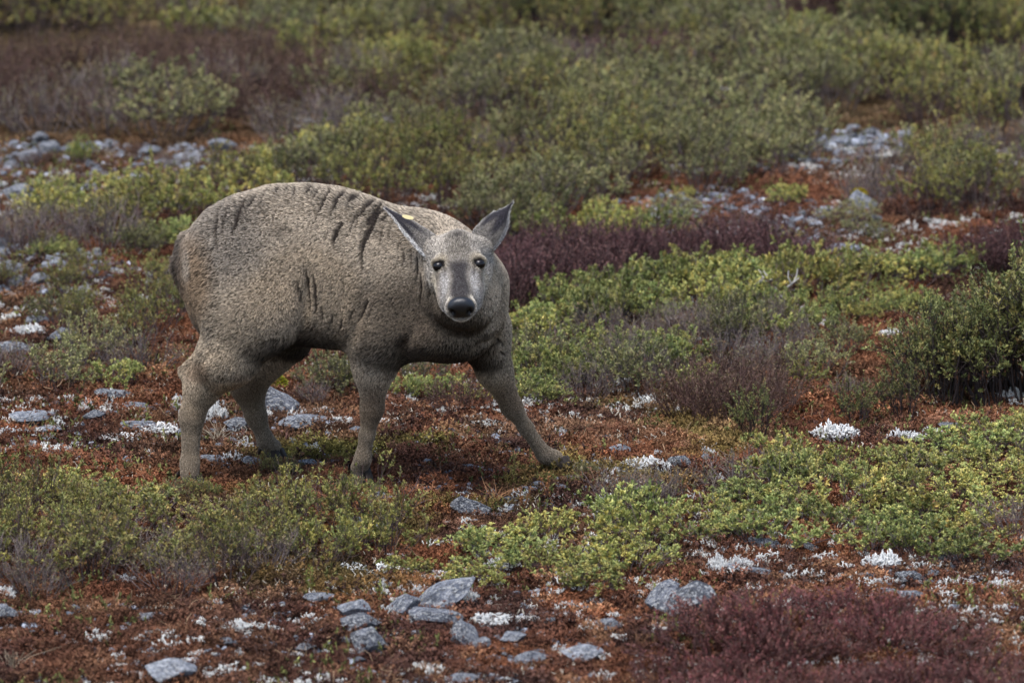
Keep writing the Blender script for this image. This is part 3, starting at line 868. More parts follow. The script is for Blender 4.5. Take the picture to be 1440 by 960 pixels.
KIND = {
 # leaf length, width ratio, leaves per twig tip, spread, twig count, share of bare twigs
 'green': dict(H=.135, R=.17, stems=34, side=6, L=.0145, W=.38, nl=17, spread=.8, bare=.18, bark=(98, 86, 88), rs=.0020,
      cols=pal((118, 128, 72), (146, 150, 88), (98, 112, 64), (184, 172, 100), (78, 92, 52), (166, 164, 96)), w=(5, 4, 3, 2, 2, 2)),
 'yellow': dict(H=.14, R=.16, stems=30, side=6, L=.0145, W=.40, nl=16, spread=.8, bare=.2, bark=(98, 84, 84), rs=.0020,
      cols=pal((146, 144, 80), (186, 170, 96), (118, 124, 68), (196, 172, 96), (94, 104, 58), (132, 140, 80)), w=(4, 3, 3, 1, 2, 4)),
 'olive': dict(H=.215, R=.15, stems=24, side=7, L=.0130, W=.34, nl=15, spread=.72, bare=.22, bark=(84, 70, 68), rs=.0022,
      cols=pal((122, 118, 60), (146, 136, 72), (92, 98, 56), (150, 116, 76), (118, 126, 70), (78, 80, 50), (166, 154, 88)), w=(5, 3, 3, 1.1, 3, 2, 1.4)),
 'crow': dict(H=.14, R=.17, stems=84, side=2, L=.0080, W=.34, nl=28, spread=.55, bare=0, bark=(66, 50, 50), rs=.0018,
      cols=pal((78, 50, 50), (102, 68, 66), (60, 42, 43), (128, 92, 86), (86, 62, 54)), w=(5, 3, 4, 1.2, 1)),
 'maroon': dict(H=.085, R=.18, stems=84, side=2, L=.0080, W=.34, nl=24, spread=.65, bare=.1, bark=(84, 62, 58), rs=.0018,
      cols=pal((92, 52, 50), (116, 68, 64), (64, 42, 40), (136, 92, 84), (84, 66, 50), (122, 58, 62)), w=(5, 3, 4, 1.4, 1.8, .8)),
 'twiggy': dict(H=.17, R=.16, stems=40, side=7, L=.010, W=.36, nl=5, spread=.8, bare=.5, bark=(108, 97, 95), rs=.0018,
      cols=pal((122, 112, 82), (104, 98, 74), (140, 130, 94), (112, 86, 74)), w=(3, 3, 1, 2)),
 'brown': dict(H=.16, R=.17, stems=56, side=6, L=.009, W=.36, nl=9, spread=.7, bare=.3, bark=(92, 70, 64), rs=.0018,
      cols=pal((92, 68, 56), (76, 58, 50), (110, 86, 64), (94, 88, 60)), w=(4, 4, 2, 1.5)),
 'dark': dict(H=.36, R=.15, stems=17, side=11, L=.0140, W=.36, nl=20, spread=.85, bare=.05, bark=(62, 54, 52), rs=.0036,
      cols=pal((102, 108, 62), (126, 126, 74), (80, 90, 56), (154, 142, 84), (146, 114, 74)), w=(5, 4, 4, 1.4, .6)),
 'grey': dict(H=.20, R=.19, stems=34, side=7, L=.0135, W=.40, nl=16, spread=.85, bare=.2, bark=(96, 86, 84), rs=.0022,
      cols=pal((118, 120, 78), (140, 136, 88), (98, 102, 68), (124, 108, 82), (158, 150, 98)), w=(4, 3, 3, 1.4, 1.4)),
}

def shrub_variant(kind, seed):
    k = KIND[kind]; rng = np.random.default_rng(seed)
    st, fo = Geo(), Geo()
    H, R = k['H'], k['R']
    bark = lin(*k['bark'])
    shp = rng.uniform(.8, 1.2, 2)
    for i in range(k['stems']):
        ph = rng.random() * 6.283; rr = math.sqrt(rng.random())
        tgt = np.array([R * rr * math.cos(ph) * shp[0], R * rr * math.sin(ph) * shp[1], H * (1 - .42 * rr ** 2) * rng.uniform(.62, 1.12)])
        b0 = np.array([tgt[0] * .42, tgt[1] * .42, -.015]) + np.append(rng.normal(0, R * .06, 2), 0)
        ctl = b0 * .45 + tgt * .55 + np.append(rng.normal(0, R * .12, 2), -H * .06); ctl[2] = H * rng.uniform(.25, .5)
        ts = np.linspace(0, 1, 5)[:, None]
        pl = b0 * (1 - ts) ** 2 + 2 * ctl * ts * (1 - ts) + tgt * ts ** 2
        pl[1:] += rng.normal(0, H * .018, (4, 3))
        bc = bark * rng.uniform(.55, 1.35)
        st.tube(pl, k['rs'] * rng.uniform(.8, 1.3), k['rs'] * .4, bc, 3)
        tips = [(pl[-2], pl[-1])]
        for j in range(k['side']):
            t = rng.uniform(.38, .97); u = t * 4; q = min(int(u), 3); p = pl[q] + (pl[q + 1] - pl[q]) * (u - q)
            tan = pl[q + 1] - pl[q]; tan /= np.linalg.norm(tan) + 1e-9
            d = tan * .6 + rng.normal(0, .55, 3) + np.array([0, 0, .45]); d /= np.linalg.norm(d)
            ln = H * rng.uniform(.14, .34)
            m = p + d * ln * .5 + rng.normal(0, ln * .08, 3); e = p + d * ln + np.array([0, 0, ln * .15])
            st.tube([p, m, e], k['rs'] * .45, k['rs'] * .22, bc * 1.05, 3, False)
            tips.append((m, e))
        base = pick(rng, k['cols'], k['w'], 1)[0]
        for (p, e) in tips:
            n = max(1, int(rng.poisson(k['nl'])))
            if rng.random() < k['bare']: continue
            tt = 1.04 - .75 * rng.random(n) ** 1.6
            ax = e - p; al = np.linalg.norm(ax) + 1e-9; ax = ax / al
            if k['side'] <= 2: p = e - ax * H * .62; al = H * .62; tt = rng.uniform(0, 1.0, n)
            pos = p + ax * (al * tt)[:, None] + rng.normal(0, .0015, (n, 3))
            d = ax + rng.normal(0, k['spread'], (n, 3)) * np.array([1, 1, .75]) + np.array([0, 0, .18])
            mixc = rng.random()
            c = pick(rng, k['cols'], k['w'], n) * .3 + (base * mixc * .6 + pick(rng, k['cols'], k['w'], 1)[0] * (1 - mixc * .6)) * .7
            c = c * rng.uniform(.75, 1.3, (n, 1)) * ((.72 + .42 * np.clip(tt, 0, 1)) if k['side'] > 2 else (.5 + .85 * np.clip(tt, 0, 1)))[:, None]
            L = k['L'] * rng.uniform(.6, 1.2, n)
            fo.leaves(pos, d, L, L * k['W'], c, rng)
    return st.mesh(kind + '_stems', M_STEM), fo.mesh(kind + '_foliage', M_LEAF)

VAR = {}
def variants(kind, n=6):
    if kind not in VAR: VAR[kind] = [shrub_variant(kind, 1000 + 37 * i + sum(map(ord, kind))) for i in range(n)]
    return VAR[kind]

PR = random.Random(11)
NAME = {'green': 'leafy_shrub', 'yellow': 'leafy_shrub', 'olive': 'olive_shrub', 'crow': 'heath_shrub', 'maroon': 'heath_shrub', 'twiggy': 'twiggy_shrub',
        'brown': 'twiggy_shrub', 'dark': 'dark_bush', 'grey': 'heath_bush'}
def shrub(kind, x, y, sc, label, group=None, zs=1.0, rz=None):
    vs = variants(kind); st, fo = PR.choice(vs)
    o = empty(NAME[kind], (x, y, float(hz(x, y)) - .004), PR.random() * 6.283 if rz is None else rz)
    o.rotation_euler[0] = PR.gauss(0, .06); o.rotation_euler[1] = PR.gauss(0, .06)
    o.scale = (sc, sc, sc * zs)
    tag(o, label, 'bush' if kind == 'dark' else 'shrub', group)
    obj('stems', st, o); obj('foliage', fo, o)
    return o

def in_poly(x, y, poly):
    c = False; n = len(poly); j = n - 1
    for i in range(n):
        xi, yi = poly[i]; xj, yj = poly[j]
        if (yi > y) != (yj > y) and x < (xj - xi) * (y - yi) / (yj - yi) + xi: c = not c
        j = i
    return c

FOOT_CLEAR = [(g[0], g[1]) for g in FEET]
LANDMARKS = []
def near_landmark(x, y, k=1.0):
    best = min(LANDMARKS, key=lambda l: (l[0] - x) ** 2 + (l[1] - y) ** 2)
    return best[2] if (best[0] - x) ** 2 + (best[1] - y) ** 2 < (best[3] * k) ** 2 else None
for lx_, ly_, ln_ in ((268, 686, 'the hind hooves'), (506, 677, 'the straight foreleg'), (786, 662, 'the outstretched hoof'), (618, 858, 'the long grey slab'), (970, 868, 'the large boulder'), (1176, 620, 'the large coral lichen'),
    (1422, 564, 'the tall dark bush'), (1240, 800, 'the cream lichen cushion'), (392, 582, 'the moss-capped stone'), (662, 726, 'the stone with dry grass'), (953, 660, 'the black-specked stone'), (1030, 592, 'the brown twiggy clump'),
    (1404, 830, 'the cream lichen ball'), (20, 500, 'the blue-grey flat stone'), (1188, 358, 'the white-topped stone'), (795, 440, 'the blue stone'), (447, 850, 'the flat lichen stone'), (4, 872, 'the grey thicket stone')):
    g_ = G(lx_, ly_); LANDMARKS.append((g_[0], g_[1], ln_, .42))
for lx_, ly_, ln_ in ((820, 66, 'the rounded green bushes'), (1300, 94, 'the rounded dark bushes'), (40, 46, 'the large dark bushes'), (1190, 205, 'the upper stone scatter'),
    (1215, 300, 'the pale stone heap'), (116, 232, 'the upright green shrub'), (880, 118, 'the small purple heath'), (985, 250, 'the dark blue stone')):
    g_ = G(lx_, ly_); LANDMARKS.append((g_[0], g_[1], ln_, .75))
def cluster(poly, mix, gap, sc, zs=(.9, 1.15), seed=0, jitter=1.0):
    """shrubs whose bases fall in the photo-pixel polygon; mix: [(kind, weight, label, group)]"""
    rng = random.Random(seed + len(poly) * 101 + int(poly[0][0]))
    gp = [G(*p) for p in poly]
    x0, x1 = min(p[0] for p in gp) - .1, max(p[0] for p in gp) + .1
    y0, y1 = min(p[1] for p in gp) - .1, max(p[1] for p in gp) + .1
    done = []; fails = 0
    while fails < 160:
        x = rng.uniform(x0, x1); y = rng.uniform(y0, y1)
        px, py = to_pix([x, y, float(hz(x, y))])
        if not in_poly(float(px[0]), float(py[0]), poly): fails += .25; continue
        if any((x - a) ** 2 + ((y - b)) ** 2 < gap * gap for a, b in done) or any((x - a) ** 2 + (y - b) ** 2 < .02 for a, b in FOOT_CLEAR): fails += 1; continue
        fails = 0; done.append((x, y))
        k = rng.choices(mix, [m[1] * math.exp(4.5 * (float(vnoise(np.array([x * 1.25 + i_ * 13.7]), np.array([y * .9 + i_ * 5.3]), seed=130)[0]) - .5)) for i_, m in enumerate(mix)])[0]
        lm = near_landmark(x, y); lab, grp = k[2], k[3]; s1, z1 = rng.uniform(*sc), rng.uniform(*zs)
        q = s1 * z1 / (.25 * (sc[0] + sc[1]) * (zs[0] + zs[1]))
        if q > 1.14 and not lab.startswith(('tall', 'low', 'small', 'upright')): lab, grp = 'taller ' + lab, grp + ', taller ones'
        elif q > 1.14 and lab.startswith('upright'): lab, grp = 'tall ' + lab, grp + ', taller ones'
        elif q < .86 and not lab.startswith(('tall', 'low', 'small')): lab, grp = 'stunted ' + lab, grp + ', stunted ones'
        if lm and len((lab + ' close to ' + lm).split()) <= 16: lab, grp = lab + ', close to ' + lm, grp + ' close to ' + lm
        shrub(k[0], x, y, s1, lab, grp, z1)
    return len(done)

counts = []
def CL(*a, **k): counts.append(cluster(*a, **k))

# foreground thicket before the hind legs
T1 = 'shrubs of the thicket before the deer hind legs'
CL([(-260, 725), (-40, 715), (60, 705), (170, 712), (220, 752), (330, 758), (372, 722), (410, 722), (460, 742), (560, 755), (575, 775), (480, 800), (400, 812), (300, 828), (140, 838), (-260, 850)],
   [('olive', 8, 'upright olive-green shrub in the thicket before the deer\'s hind legs', T1),
    ('yellow', 1.2, 'yellow-green leafy shrub in the thicket before the deer\'s hind legs', T1 + ' yellow'),
    ('twiggy', .4, 'bare grey twiggy shrub in the thicket before the deer\'s hind legs', T1 + ' bare')], .135, (.7, 1.05), (.65, .95), seed=1)
# foreground band of low green shrubs
T2 = 'low shrubs of the leafy band before the outstretched foreleg'
CL([(560, 815), (600, 795), (720, 765), (800, 742), (860, 715), (920, 705), (1010, 680), (1100, 650), (1220, 650), (1330, 640), (1440, 625), (1700, 630), (1700, 800), (1430, 785), (1340, 795), (1250, 778), (1130, 785), (1040, 770), (950, 778), (900, 805), (850, 825), (720, 838), (640, 818)],
   [('green', 6, 'low green leafy shrub in the band before the outstretched foreleg', T2),
    ('yellow', 5, 'low yellow-green leafy shrub in the band before the outstretched foreleg', T2 + ' yellow'),
    ('twiggy', 1.3, 'low bare grey twiggy shrub in the band before the outstretched foreleg', T2 + ' bare')], .15, (.65, 1.0), (.6, .95), seed=2)
# mid right
T3 = 'pale green shrubs beside the dark purple heath'
CL([(722, 475), (780, 452), (835, 432), (900, 412), (1000, 398), (1090, 402), (1175, 410), (1150, 432), (1060, 446), (960, 452), (840, 468), (730, 505)],
   [('green', 6, 'pale green leafy shrub beside the dark purple heath', T3), ('yellow', 2.5, 'yellowish leafy shrub beside the dark purple heath', T3 + ' yellow')], .15, (.8, 1.1), (.8, 1.1), seed=3)
T4 = 'mixed shrubs between the purple heath and the outstretched foreleg'
CL([(728, 515), (840, 480), (960, 462), (1060, 456), (1130, 445), (1140, 470), (1110, 520), (1040, 556), (900, 566), (770, 578), (735, 560)],
   [('twiggy', 2.6, 'grey twiggy shrub between the purple heath and the outstretched foreleg', T4), ('green', 3.6, 'green leafy shrub between the purple heath and the outstretched foreleg', T4 + ' green'),
    ('grey', 2, 'grey-green shrub between the purple heath and the outstretched foreleg', T4 + ' grey')], .135, (.6, .9), seed=4)
# dark purple heath behind the head
CL([(690, 402), (705, 376), (800, 366), (900, 362), (1010, 366), (1010, 384), (900, 396), (840, 412), (780, 424), (720, 436), (690, 440)],
   [('crow', 1, 'dark purple heath shrub in the dense patch beside the deer\'s head', 'dark purple heath beside the deer\'s head')], .16, (1.0, 1.3), seed=5)
CL([(1005, 366), (1060, 360), (1130, 366), (1128, 388), (1050, 394), (1010, 388)],
   [('crow', 1, 'dark purple heath shrub in the small patch near the white lichen stones', 'dark purple heath near the white lichen stones')], .15, (1.05, 1.3), seed=6)
CL([(1345, 378), (1400, 370), (1520, 372), (1520, 392), (1380, 394)],
   [('crow', 1, 'reddish purple heath shrub behind the tall dark bush', 'reddish heath behind the tall dark bush')], .16, (.95, 1.2), seed=7)
# foreground maroon mat
CL([(925, 975), (950, 925), (1020, 890), (1090, 868), (1180, 862), (1260, 870), (1330, 892), (1390, 925), (1430, 970), (1400, 1040), (960, 1040)],
   [('maroon', 1, 'low maroon heath shrub in the mat below the large grey boulder', 'maroon heath mat below the large grey boulder')], .13, (.8, 1.15), seed=8)
# tall dark bush group at the side
T5 = 'tall dark bushes beside the open moss'
for x_, y_, s_ in ((1298, 562, .82), (1330, 572, .84), (1362, 560, .88), (1395, 570, .86), (1425, 556, 1.0), (1456, 566, 1.4), (1490, 560, 1.2), (1385, 548, .9), (1330, 550, .82), (1452, 545, 1.25), (1530, 552, 1.1)):
    g = G(x_, y_); shrub('dark', g[0], g[1], s_, 'tall dark green bush in the clump beside the open moss', T5)
for x_, y_, s_, lb in ((1205, 598, .42, 'small dark green bush among white lichen, beside the tall dark clump'), (1062, 612, .42, 'small dark green bush at the foot of the brown twiggy shrub'),
                       (1268, 590, .5, 'thin dark sapling at the edge of the tall dark clump')):
    g = G(x_, y_); shrub('dark', g[0], g[1], s_, lb)
for x_, y_, s_ in ((975, 588, 1.0), (1030, 592, 1.05), (1075, 580, .95), (1010, 572, 1.0), (1060, 555, .9)):
    g = G(x_, y_); shrub('brown', g[0], g[1], s_, 'dark brown twiggy shrub in the clump past the outstretched foreleg', 'brown twiggy clump past the outstretched foreleg')
# sparse greens on the open moss
T6 = 'small green shrubs scattered over the open red moss'
for x_, y_, s_, kd_ in ((1205, 408, .9, 'green'), (1225, 398, .8, 'green'), (1280, 402, .75, 'yellow'), (1312, 396, .85, 'green'), (1330, 386, .8, 'yellow'), (1175, 445, .6, 'green'), (1215, 452, .5, 'yellow'), (1240, 446, .55, 'green'),
                        (1262, 440, .6, 'yellow'), (1150, 470, .7, 'green'), (1180, 500, .6, 'grey'), (1240, 418, .5, 'green'), (1290, 440, .6, 'green'), (1150, 530, .6, 'grey'), (1190, 560, .5, 'twiggy'), (1130, 540, .5, 'yellow')):
    g = G(x_, y_); shrub(kd_, g[0], g[1], s_, 'small %s shrub standing alone on the open red moss' % {'green': 'green leafy', 'yellow': 'yellow-green', 'grey': 'grey-green', 'twiggy': 'bare grey'}[kd_], T6 + ' ' + kd_)
# under and behind the deer
T7 = 'small plants seen under the deer'
for x_, y_, s_, kd_ in ((600, 562, .45, 'green'), (622, 556, .5, 'green'), (668, 560, .45, 'yellow'), (455, 548, .6, 'grey'), (480, 552, .6, 'grey'), (500, 545, .6, 'green'), (575, 556, .5, 'green'), (440, 565, .45, 'twiggy'), (590, 540, .5, 'grey')):
    g = G(x_, y_); shrub(kd_, g[0], g[1], s_, 'small %s shrub seen under the deer\'s belly' % {'green': 'green leafy', 'yellow': 'yellow-green', 'grey': 'grey-green', 'twiggy': 'bare grey'}[kd_], T7 + ' ' + kd_)
g = G(648, 578); shrub('brown', g[0], g[1], .72, 'spreading dry brown twiggy plant between the deer\'s forelegs')
# left middle, beside and behind the rump
T8 = 'shrubs left standing beside the deer rump'
CL([(-260, 540), (-20, 520), (80, 508), (180, 512), (240, 530), (240, 556), (150, 552), (60, 566), (-260, 580)],
   [('twiggy', 3, 'grey twiggy shrub on the stony moss beside the hind legs', T8 + ' bare'), ('grey', 3, 'grey-green shrub on the stony moss beside the hind legs', T8 + ' grey'), ('green', 1, 'green shrub on the stony moss beside the hind legs', T8 + ' green')], .18, (.6, .9), seed=9)
CL([(70, 455), (120, 440), (245, 425), (262, 470), (215, 486), (110, 482)],
   [('olive', 3, 'olive shrub with orange leaves close behind the deer\'s rump', T8 + ' orange'), ('grey', 2, 'dull grey-green shrub close behind the deer\'s rump', T8 + ' dull')], .15, (.5, .75), seed=10)
CL([(-260, 415), (60, 405), (230, 395), (255, 420), (150, 430), (-260, 445)],
   [('olive', 2, 'low olive shrub among the stones past the deer\'s rump', 'low shrubs among the stones past the rump'), ('twiggy', 3, 'low bare shrub among the stones past the deer\'s rump', 'low bare shrubs among the stones past the rump')], .24, (.5, .75), seed=11)
for x_, y_, s_ in ((192, 352, .8), (225, 348, .85), (250, 340, .8), (60, 360, .5), (90, 358, .5), (75, 352, .5)):
    g = G(x_, y_); shrub('green', g[0], g[1], s_, 'bright green low shrub in front of the yellow-green row past the rump', 'bright green low shrubs past the rump', .7)
T9 = 'yellow-green shrubs behind the rump'
CL([(65, 318), (120, 300), (190, 292), (270, 282), (330, 275), (380, 290), (300, 312), (240, 330), (130, 334)],
   [('yellow', 4, 'yellow-green leafy shrub in the row behind the deer\'s rump', T9), ('olive', 2, 'olive shrub in the row behind the deer\'s rump', T9 + ' olive'), ('green', 1.5, 'green shrub in the row behind the deer\'s rump', T9 + ' green')], .19, (.85, 1.15), seed=12)
CL([(-260, 345), (-20, 335), (110, 340), (170, 350), (120, 360), (-260, 368)],
   [('twiggy', 3, 'bare brown-grey shrub between the two stony patches', 'bare shrubs between the stony patches'), ('brown', 2, 'brown shrub between the two stony patches', 'brown shrubs between the stony patches')], .18, (.8, 1.1), seed=13)
# twiggy purple-grey thicket
CL([(-300, 130), (80, 100), (300, 95), (470, 120), (560, 160), (500, 195), (420, 212), (300, 200), (120, 192), (-300, 196)],
   [('twiggy', 4, 'tall bare grey-purple shrub in the thicket above the stony patch', 'bare thicket above the stony patch'), ('brown', 3, 'tall dark brown shrub in the thicket above the stony patch', 'brown thicket above the stony patch'),
    ('grey', .45, 'dull green shrub in the thicket above the stony patch', 'dull green in the thicket above the stony patch')], .24, (1.05, 1.4), seed=14)
# slope behind the back of the deer
T10 = 'olive shrubs on the slope behind the deer back'
CL([(330, 262), (420, 222), (520, 200), (620, 190), (760, 215), (830, 262), (800, 330), (730, 345), (560, 300), (430, 285)],
   [('yellow', 3, 'yellow-green shrub on the slope behind the deer\'s back', T10 + ' yellow'), ('olive', 4, 'olive shrub on the slope behind the deer\'s back', T10), ('grey', 3, 'grey-green shrub on the slope behind the deer\'s back', T10 + ' grey'),
    ('twiggy', 1, 'bare shrub on the slope behind the deer\'s back', T10 + ' bare')], .20, (.8, 1.1), seed=15)
CL([(720, 330), (770, 318), (860, 320), (950, 335), (930, 348), (830, 350), (740, 352)],
   [('green', 3, 'green shrub at the top edge of the dark purple heath', 'green shrubs along the purple heath'), ('yellow', 1.5, 'yellow-green shrub at the top edge of the dark purple heath', 'yellow shrubs along the purple heath')], .2, (.7, .95), seed=16)
T11 = 'grey-green shrubs on the upper slope'
CL([(760, 210), (860, 180), (980, 175), (1080, 185), (1120, 215), (1090, 250), (1000, 270), (880, 285), (820, 290), (800, 250)],
   [('grey', 5, 'grey-green shrub beside the upper stone scatter', T11 + ' stones'), ('olive', 3, 'olive shrub beside the upper stone scatter', T11 + ' stones olive'), ('yellow', 1.5, 'yellow-green shrub beside the upper stone scatter', T11 + ' stones yellow')], .22, (.85, 1.15), seed=17)
CL([(1200, 290), (1280, 240), (1360, 205), (1700, 190), (1700, 320), (1440, 315), (1330, 305), (1240, 305)],
   [('grey', 3, 'grey-green shrub on the slope above the tall dark bush', T11 + ' right'), ('twiggy', 2.5, 'bare grey shrub on the slope above the tall dark bush', T11 + ' right bare'), ('olive', 3, 'olive shrub on the slope above the tall dark bush', T11 + ' right olive')], .21, (.85, 1.15), seed=18)
T12 = 'far shrubs along the top of the slope'
CL([(400, 100), (600, 70), (760, 80), (1000, 90), (1210, 100), (1380, 110), (1700, 130), (1700, 178), (1380, 185), (1150, 168), (960, 162), (800, 190), (640, 180), (520, 165)],
   [('grey', 5, 'grey-green shrub below the rounded bushes', T12), ('olive', 4, 'olive shrub below the rounded bushes', T12 + ' olive'), ('twiggy', 1.6, 'bare shrub below the rounded bushes', T12 + ' bare'), ('brown', 1.2, 'brown shrub below the rounded bushes', T12 + ' brown'), ('yellow', 2.5, 'yellow-green shrub below the rounded bushes', T12 + ' yellow')], .26, (.95, 1.3), seed=19)
CL([(-350, 60), (200, 60), (420, 85), (560, 70), (700, 62), (940, 80), (1200, 85), (1700, 110), (1750, -60), (-400, -60)],
   [('grey', 5, 'soft grey-green shrub at the upper edge of the heath', T12 + ' edge'), ('olive', 4, 'soft olive shrub at the upper edge of the heath', T12 + ' edge olive'), ('twiggy', 1.5, 'soft bare shrub at the upper edge of the heath', T12 + ' edge bare'), ('brown', 1.5, 'soft brown shrub at the upper edge of the heath', T12 + ' edge brown'), ('yellow', 2.5, 'soft yellow-green shrub at the upper edge of the heath', T12 + ' edge yellow')], .34, (1.1, 1.5), (.8, 1.1), seed=20)
CL([(800, 118), (880, 108), (960, 108), (970, 120), (880, 128), (800, 130)], [('crow', 1, 'purple heath shrub below the rounded green bush', 'purple heath below the rounded bush')], .24, (1.2, 1.5), seed=21)
CL([(1160, 30), (1300, 15), (1700, 10), (1700, 70), (1400, 62), (1390, 30)], [('crow', 1, 'dark purple heath shrub beside the rounded bush at the edge', 'dark purple heath at the edge')], .3, (1.7, 2.2), seed=22)
CL([(1385, 140), (1440, 132), (1700, 130), (1700, 165), (1400, 165)], [('crow', 1, 'dark purple heath shrub on the upper slope below the rounded bush', 'dark purple heath on the upper slope')], .26, (1.2, 1.5), seed=23)
for x_, y_, s_ in ((720, 66, 1.0), (770, 70, 1.05), (820, 68, 1.05), (870, 66, 1.0), (910, 60, .95)):
    g = G(x_, y_); shrub('dark', g[0], g[1], s_, 'large rounded green bush in the upper clump behind the deer', 'large rounded green bushes behind the deer')
for x_, y_, s_ in ((1235, 92, 1.0), (1290, 96, 1.05), (1340, 94, 1.05), (1370, 88, .95)):
    g = G(x_, y_); shrub('dark', g[0], g[1], s_, 'large rounded dark green bush in the upper clump beside the purple heath', 'large rounded green bushes beside the far purple heath')
for x_, y_, s_ in ((-20, 48, 1.1), (40, 46, 1.1), (95, 42, 1.0)):
    g = G(x_, y_); shrub('dark', g[0], g[1], s_, 'large dark bush beyond the bare thicket', 'large dark bushes beyond the bare thicket')
CL([(810, 305), (900, 285), (1010, 268), (1110, 285), (1230, 305), (1240, 335), (1130, 352), (1030, 345), (940, 332), (850, 322)],
   [('yellow', 3, 'small yellow-green shrub among the stones above the purple heath', 'small shrubs among the stones above the purple heath'), ('grey', 3, 'small grey-green shrub among the stones above the purple heath', 'small grey shrubs among the stones above the purple heath'), ('brown', 1, 'small brown shrub among the stones above the purple heath', 'small brown shrubs among the stones above the purple heath')], .27, (.35, .7), (.6, .9), seed=31)
CL([(-120, 215), (120, 210), (300, 215), (230, 262), (110, 280), (-120, 310)],
   [('yellow', 2, 'small yellow-green shrub among the stones below the bare thicket', 'small shrubs among the stones below the bare thicket'), ('twiggy', 3, 'small bare shrub among the stones below the bare thicket', 'small bare shrubs among the stones below the bare thicket'), ('brown', 2, 'small brown shrub among the stones below the bare thicket', 'small brown shrubs among the stones below the bare thicket')], .36, (.4, .7), (.6, 1.0), seed=32)
CL([(-120, 350), (20, 345), (200, 352), (240, 390), (100, 412), (-120, 420)],
   [('olive', 2, 'small olive shrub among the stones past the deer\'s rump', 'small olive shrubs among the stones past the rump'), ('brown', 2, 'small brown shrub among the stones past the deer\'s rump', 'small brown shrubs among the stones past the rump'), ('grey', 2, 'small grey-green shrub among the stones past the deer\'s rump', 'small grey shrubs among the stones past the rump')], .24, (.35, .65), (.6, .9), seed=33)
print('shrubs', counts, sum(counts))

# ------------------------------------------------------------------ stones
m_stone, nt, b = new_mat('stone')
tc = nt.nodes.new('ShaderNodeTexCoord').outputs['Object']; oi = nt.nodes.new('ShaderNodeObjectInfo')
ofs = nt.nodes.new('ShaderNodeVectorMath'); ofs.operation = 'ADD'
cx = nt.nodes.new('ShaderNodeCombineXYZ')
mu = nt.nodes.new('ShaderNodeMath'); mu.operation = 'MULTIPLY'; mu.inputs[1].default_value = 37.0
nt.links.new(oi.outputs['Random'], mu.inputs[0]); nt.links.new(mu.outputs[0], cx.inputs[0]); nt.links.new(mu.outputs[0], cx.inputs[2])
nt.links.new(tc, ofs.inputs[0]); nt.links.new(cx.outputs[0], ofs.inputs[1]); co = ofs.outputs[0]
n1 = noise(nt, 2.2, 5, co); n2 = noise(nt, 7, 6, co, .7); n3 = noise(nt, 13, 4, co); n4 = noise(nt, 40, 3, co)
c1 = ramp(nt, n1, [(.32, lin(62, 65, 72)), (.5, lin(98, 102, 110)), (.66, lin(140, 142, 148))])
c1 = mixrgb(nt, 'MULTIPLY', 1.0, c1, ramp(nt, oi.outputs['Random'], [(0, (.34, .35, .38)), (.55, (.68, .70, .76)), (.85, (1.1, 1.12, 1.16)), (1, (1.8, 1.8, 1.78))]))
c2 = mixrgb(nt, 'MIX', ramp(nt, n2, [(.50, (0, 0, 0)), (.58, (.9, .9, .9))]), c1, lin(172, 173, 172))
c3 = mixrgb(nt, 'MIX', ramp(nt, n3, [(.55, (0, 0, 0)), (.61, (.85, .85, .85))]), c2, lin(44, 43, 45))
c4 = mixrgb(nt, 'MULTIPLY', 1.0, c3, ramp(nt, n4, [(.2, (.7, .7, .7)), (.8, (1.2, 1.2, 1.2))]))
nt.links.new(c4, b.inputs['Base Color']); b.inputs['Roughness'].default_value = .85
bp = nt.nodes.new('ShaderNodeBump'); bp.inputs['Strength'].default_value = .6; bp.inputs['Distance'].default_value = .05
nt.links.new(n2, bp.inputs['Height']); nt.links.new(bp.outputs[0], b.inputs['Normal'])

def stone_mesh(seed, sub=4, flat=.6):
    rng = np.random.default_rng(seed)
    bm = bmesh.new(); bmesh.ops.create_icosphere(bm, subdivisions=sub, radius=1)
    V = np.array([v.co for v in bm.verts])
    for i in range(15):                                   # flat broken faces
        nrm = rng.normal(0, 1, 3); nrm /= np.linalg.norm(nrm); dd = rng.uniform(.42, .80)
        h = V @ nrm - dd; m = h > 0; V[m] -= nrm[None] * h[m][:, None] * .97
    V += V / np.linalg.norm(V, axis=1)[:, None] * (.13 * (fbm(V[:, 0] * 2.3 + seed, V[:, 1] * 2.3, V[:, 2] * 2.3, seed=seed, oct=4) - .5))[:, None]
    V[:, 2] *= flat
    V[:, :2] /= np.abs(V[:, :2]).max(); V[:, 2] /= np.abs(V[:, 2]).max()
    for v, c in zip(bm.verts, V): v.co = c
    me = bpy.data.meshes.new('stone'); bm.to_mesh(me); bm.free(); me.materials.append(m_stone)
    return me
STONES = [stone_mesh(200 + i) for i in range(9)]
STONES_S = [stone_mesh(300 + i, 2) for i in range(9)]
SR = random.Random(5)

def stone(px, py, w, h, label, group=None, rz=None, tilt=0.0, small=False, i=None, depth=.75):
    """px,py: middle of its foot in photo pixels; w,h: seen size in pixels"""
    if 430 < px < 700 and 845 < py < 930: w, h = w * 1.18, h * 1.25
    g = G(px, py); s = K * math.hypot(g[1], CAM_H)
    ww = w * s / 2 * 1.08; hh = h * s / 2 * .95
    o = obj('stone', SR.choice(STONES_S if small else STONES) if i is None else STONES[i])
    o.scale = (ww, ww * depth, hh * 1.15); o.rotation_euler = (SR.gauss(0, .12), tilt, (SR.random() - .5) * .7 if rz is None else rz)
    yy = g[1] + ww * depth * .4
    o.location = (g[0], yy, float(hz(g[0], yy)) + hh * .7 + .004)
    return tag(o, label, 'stone', group)

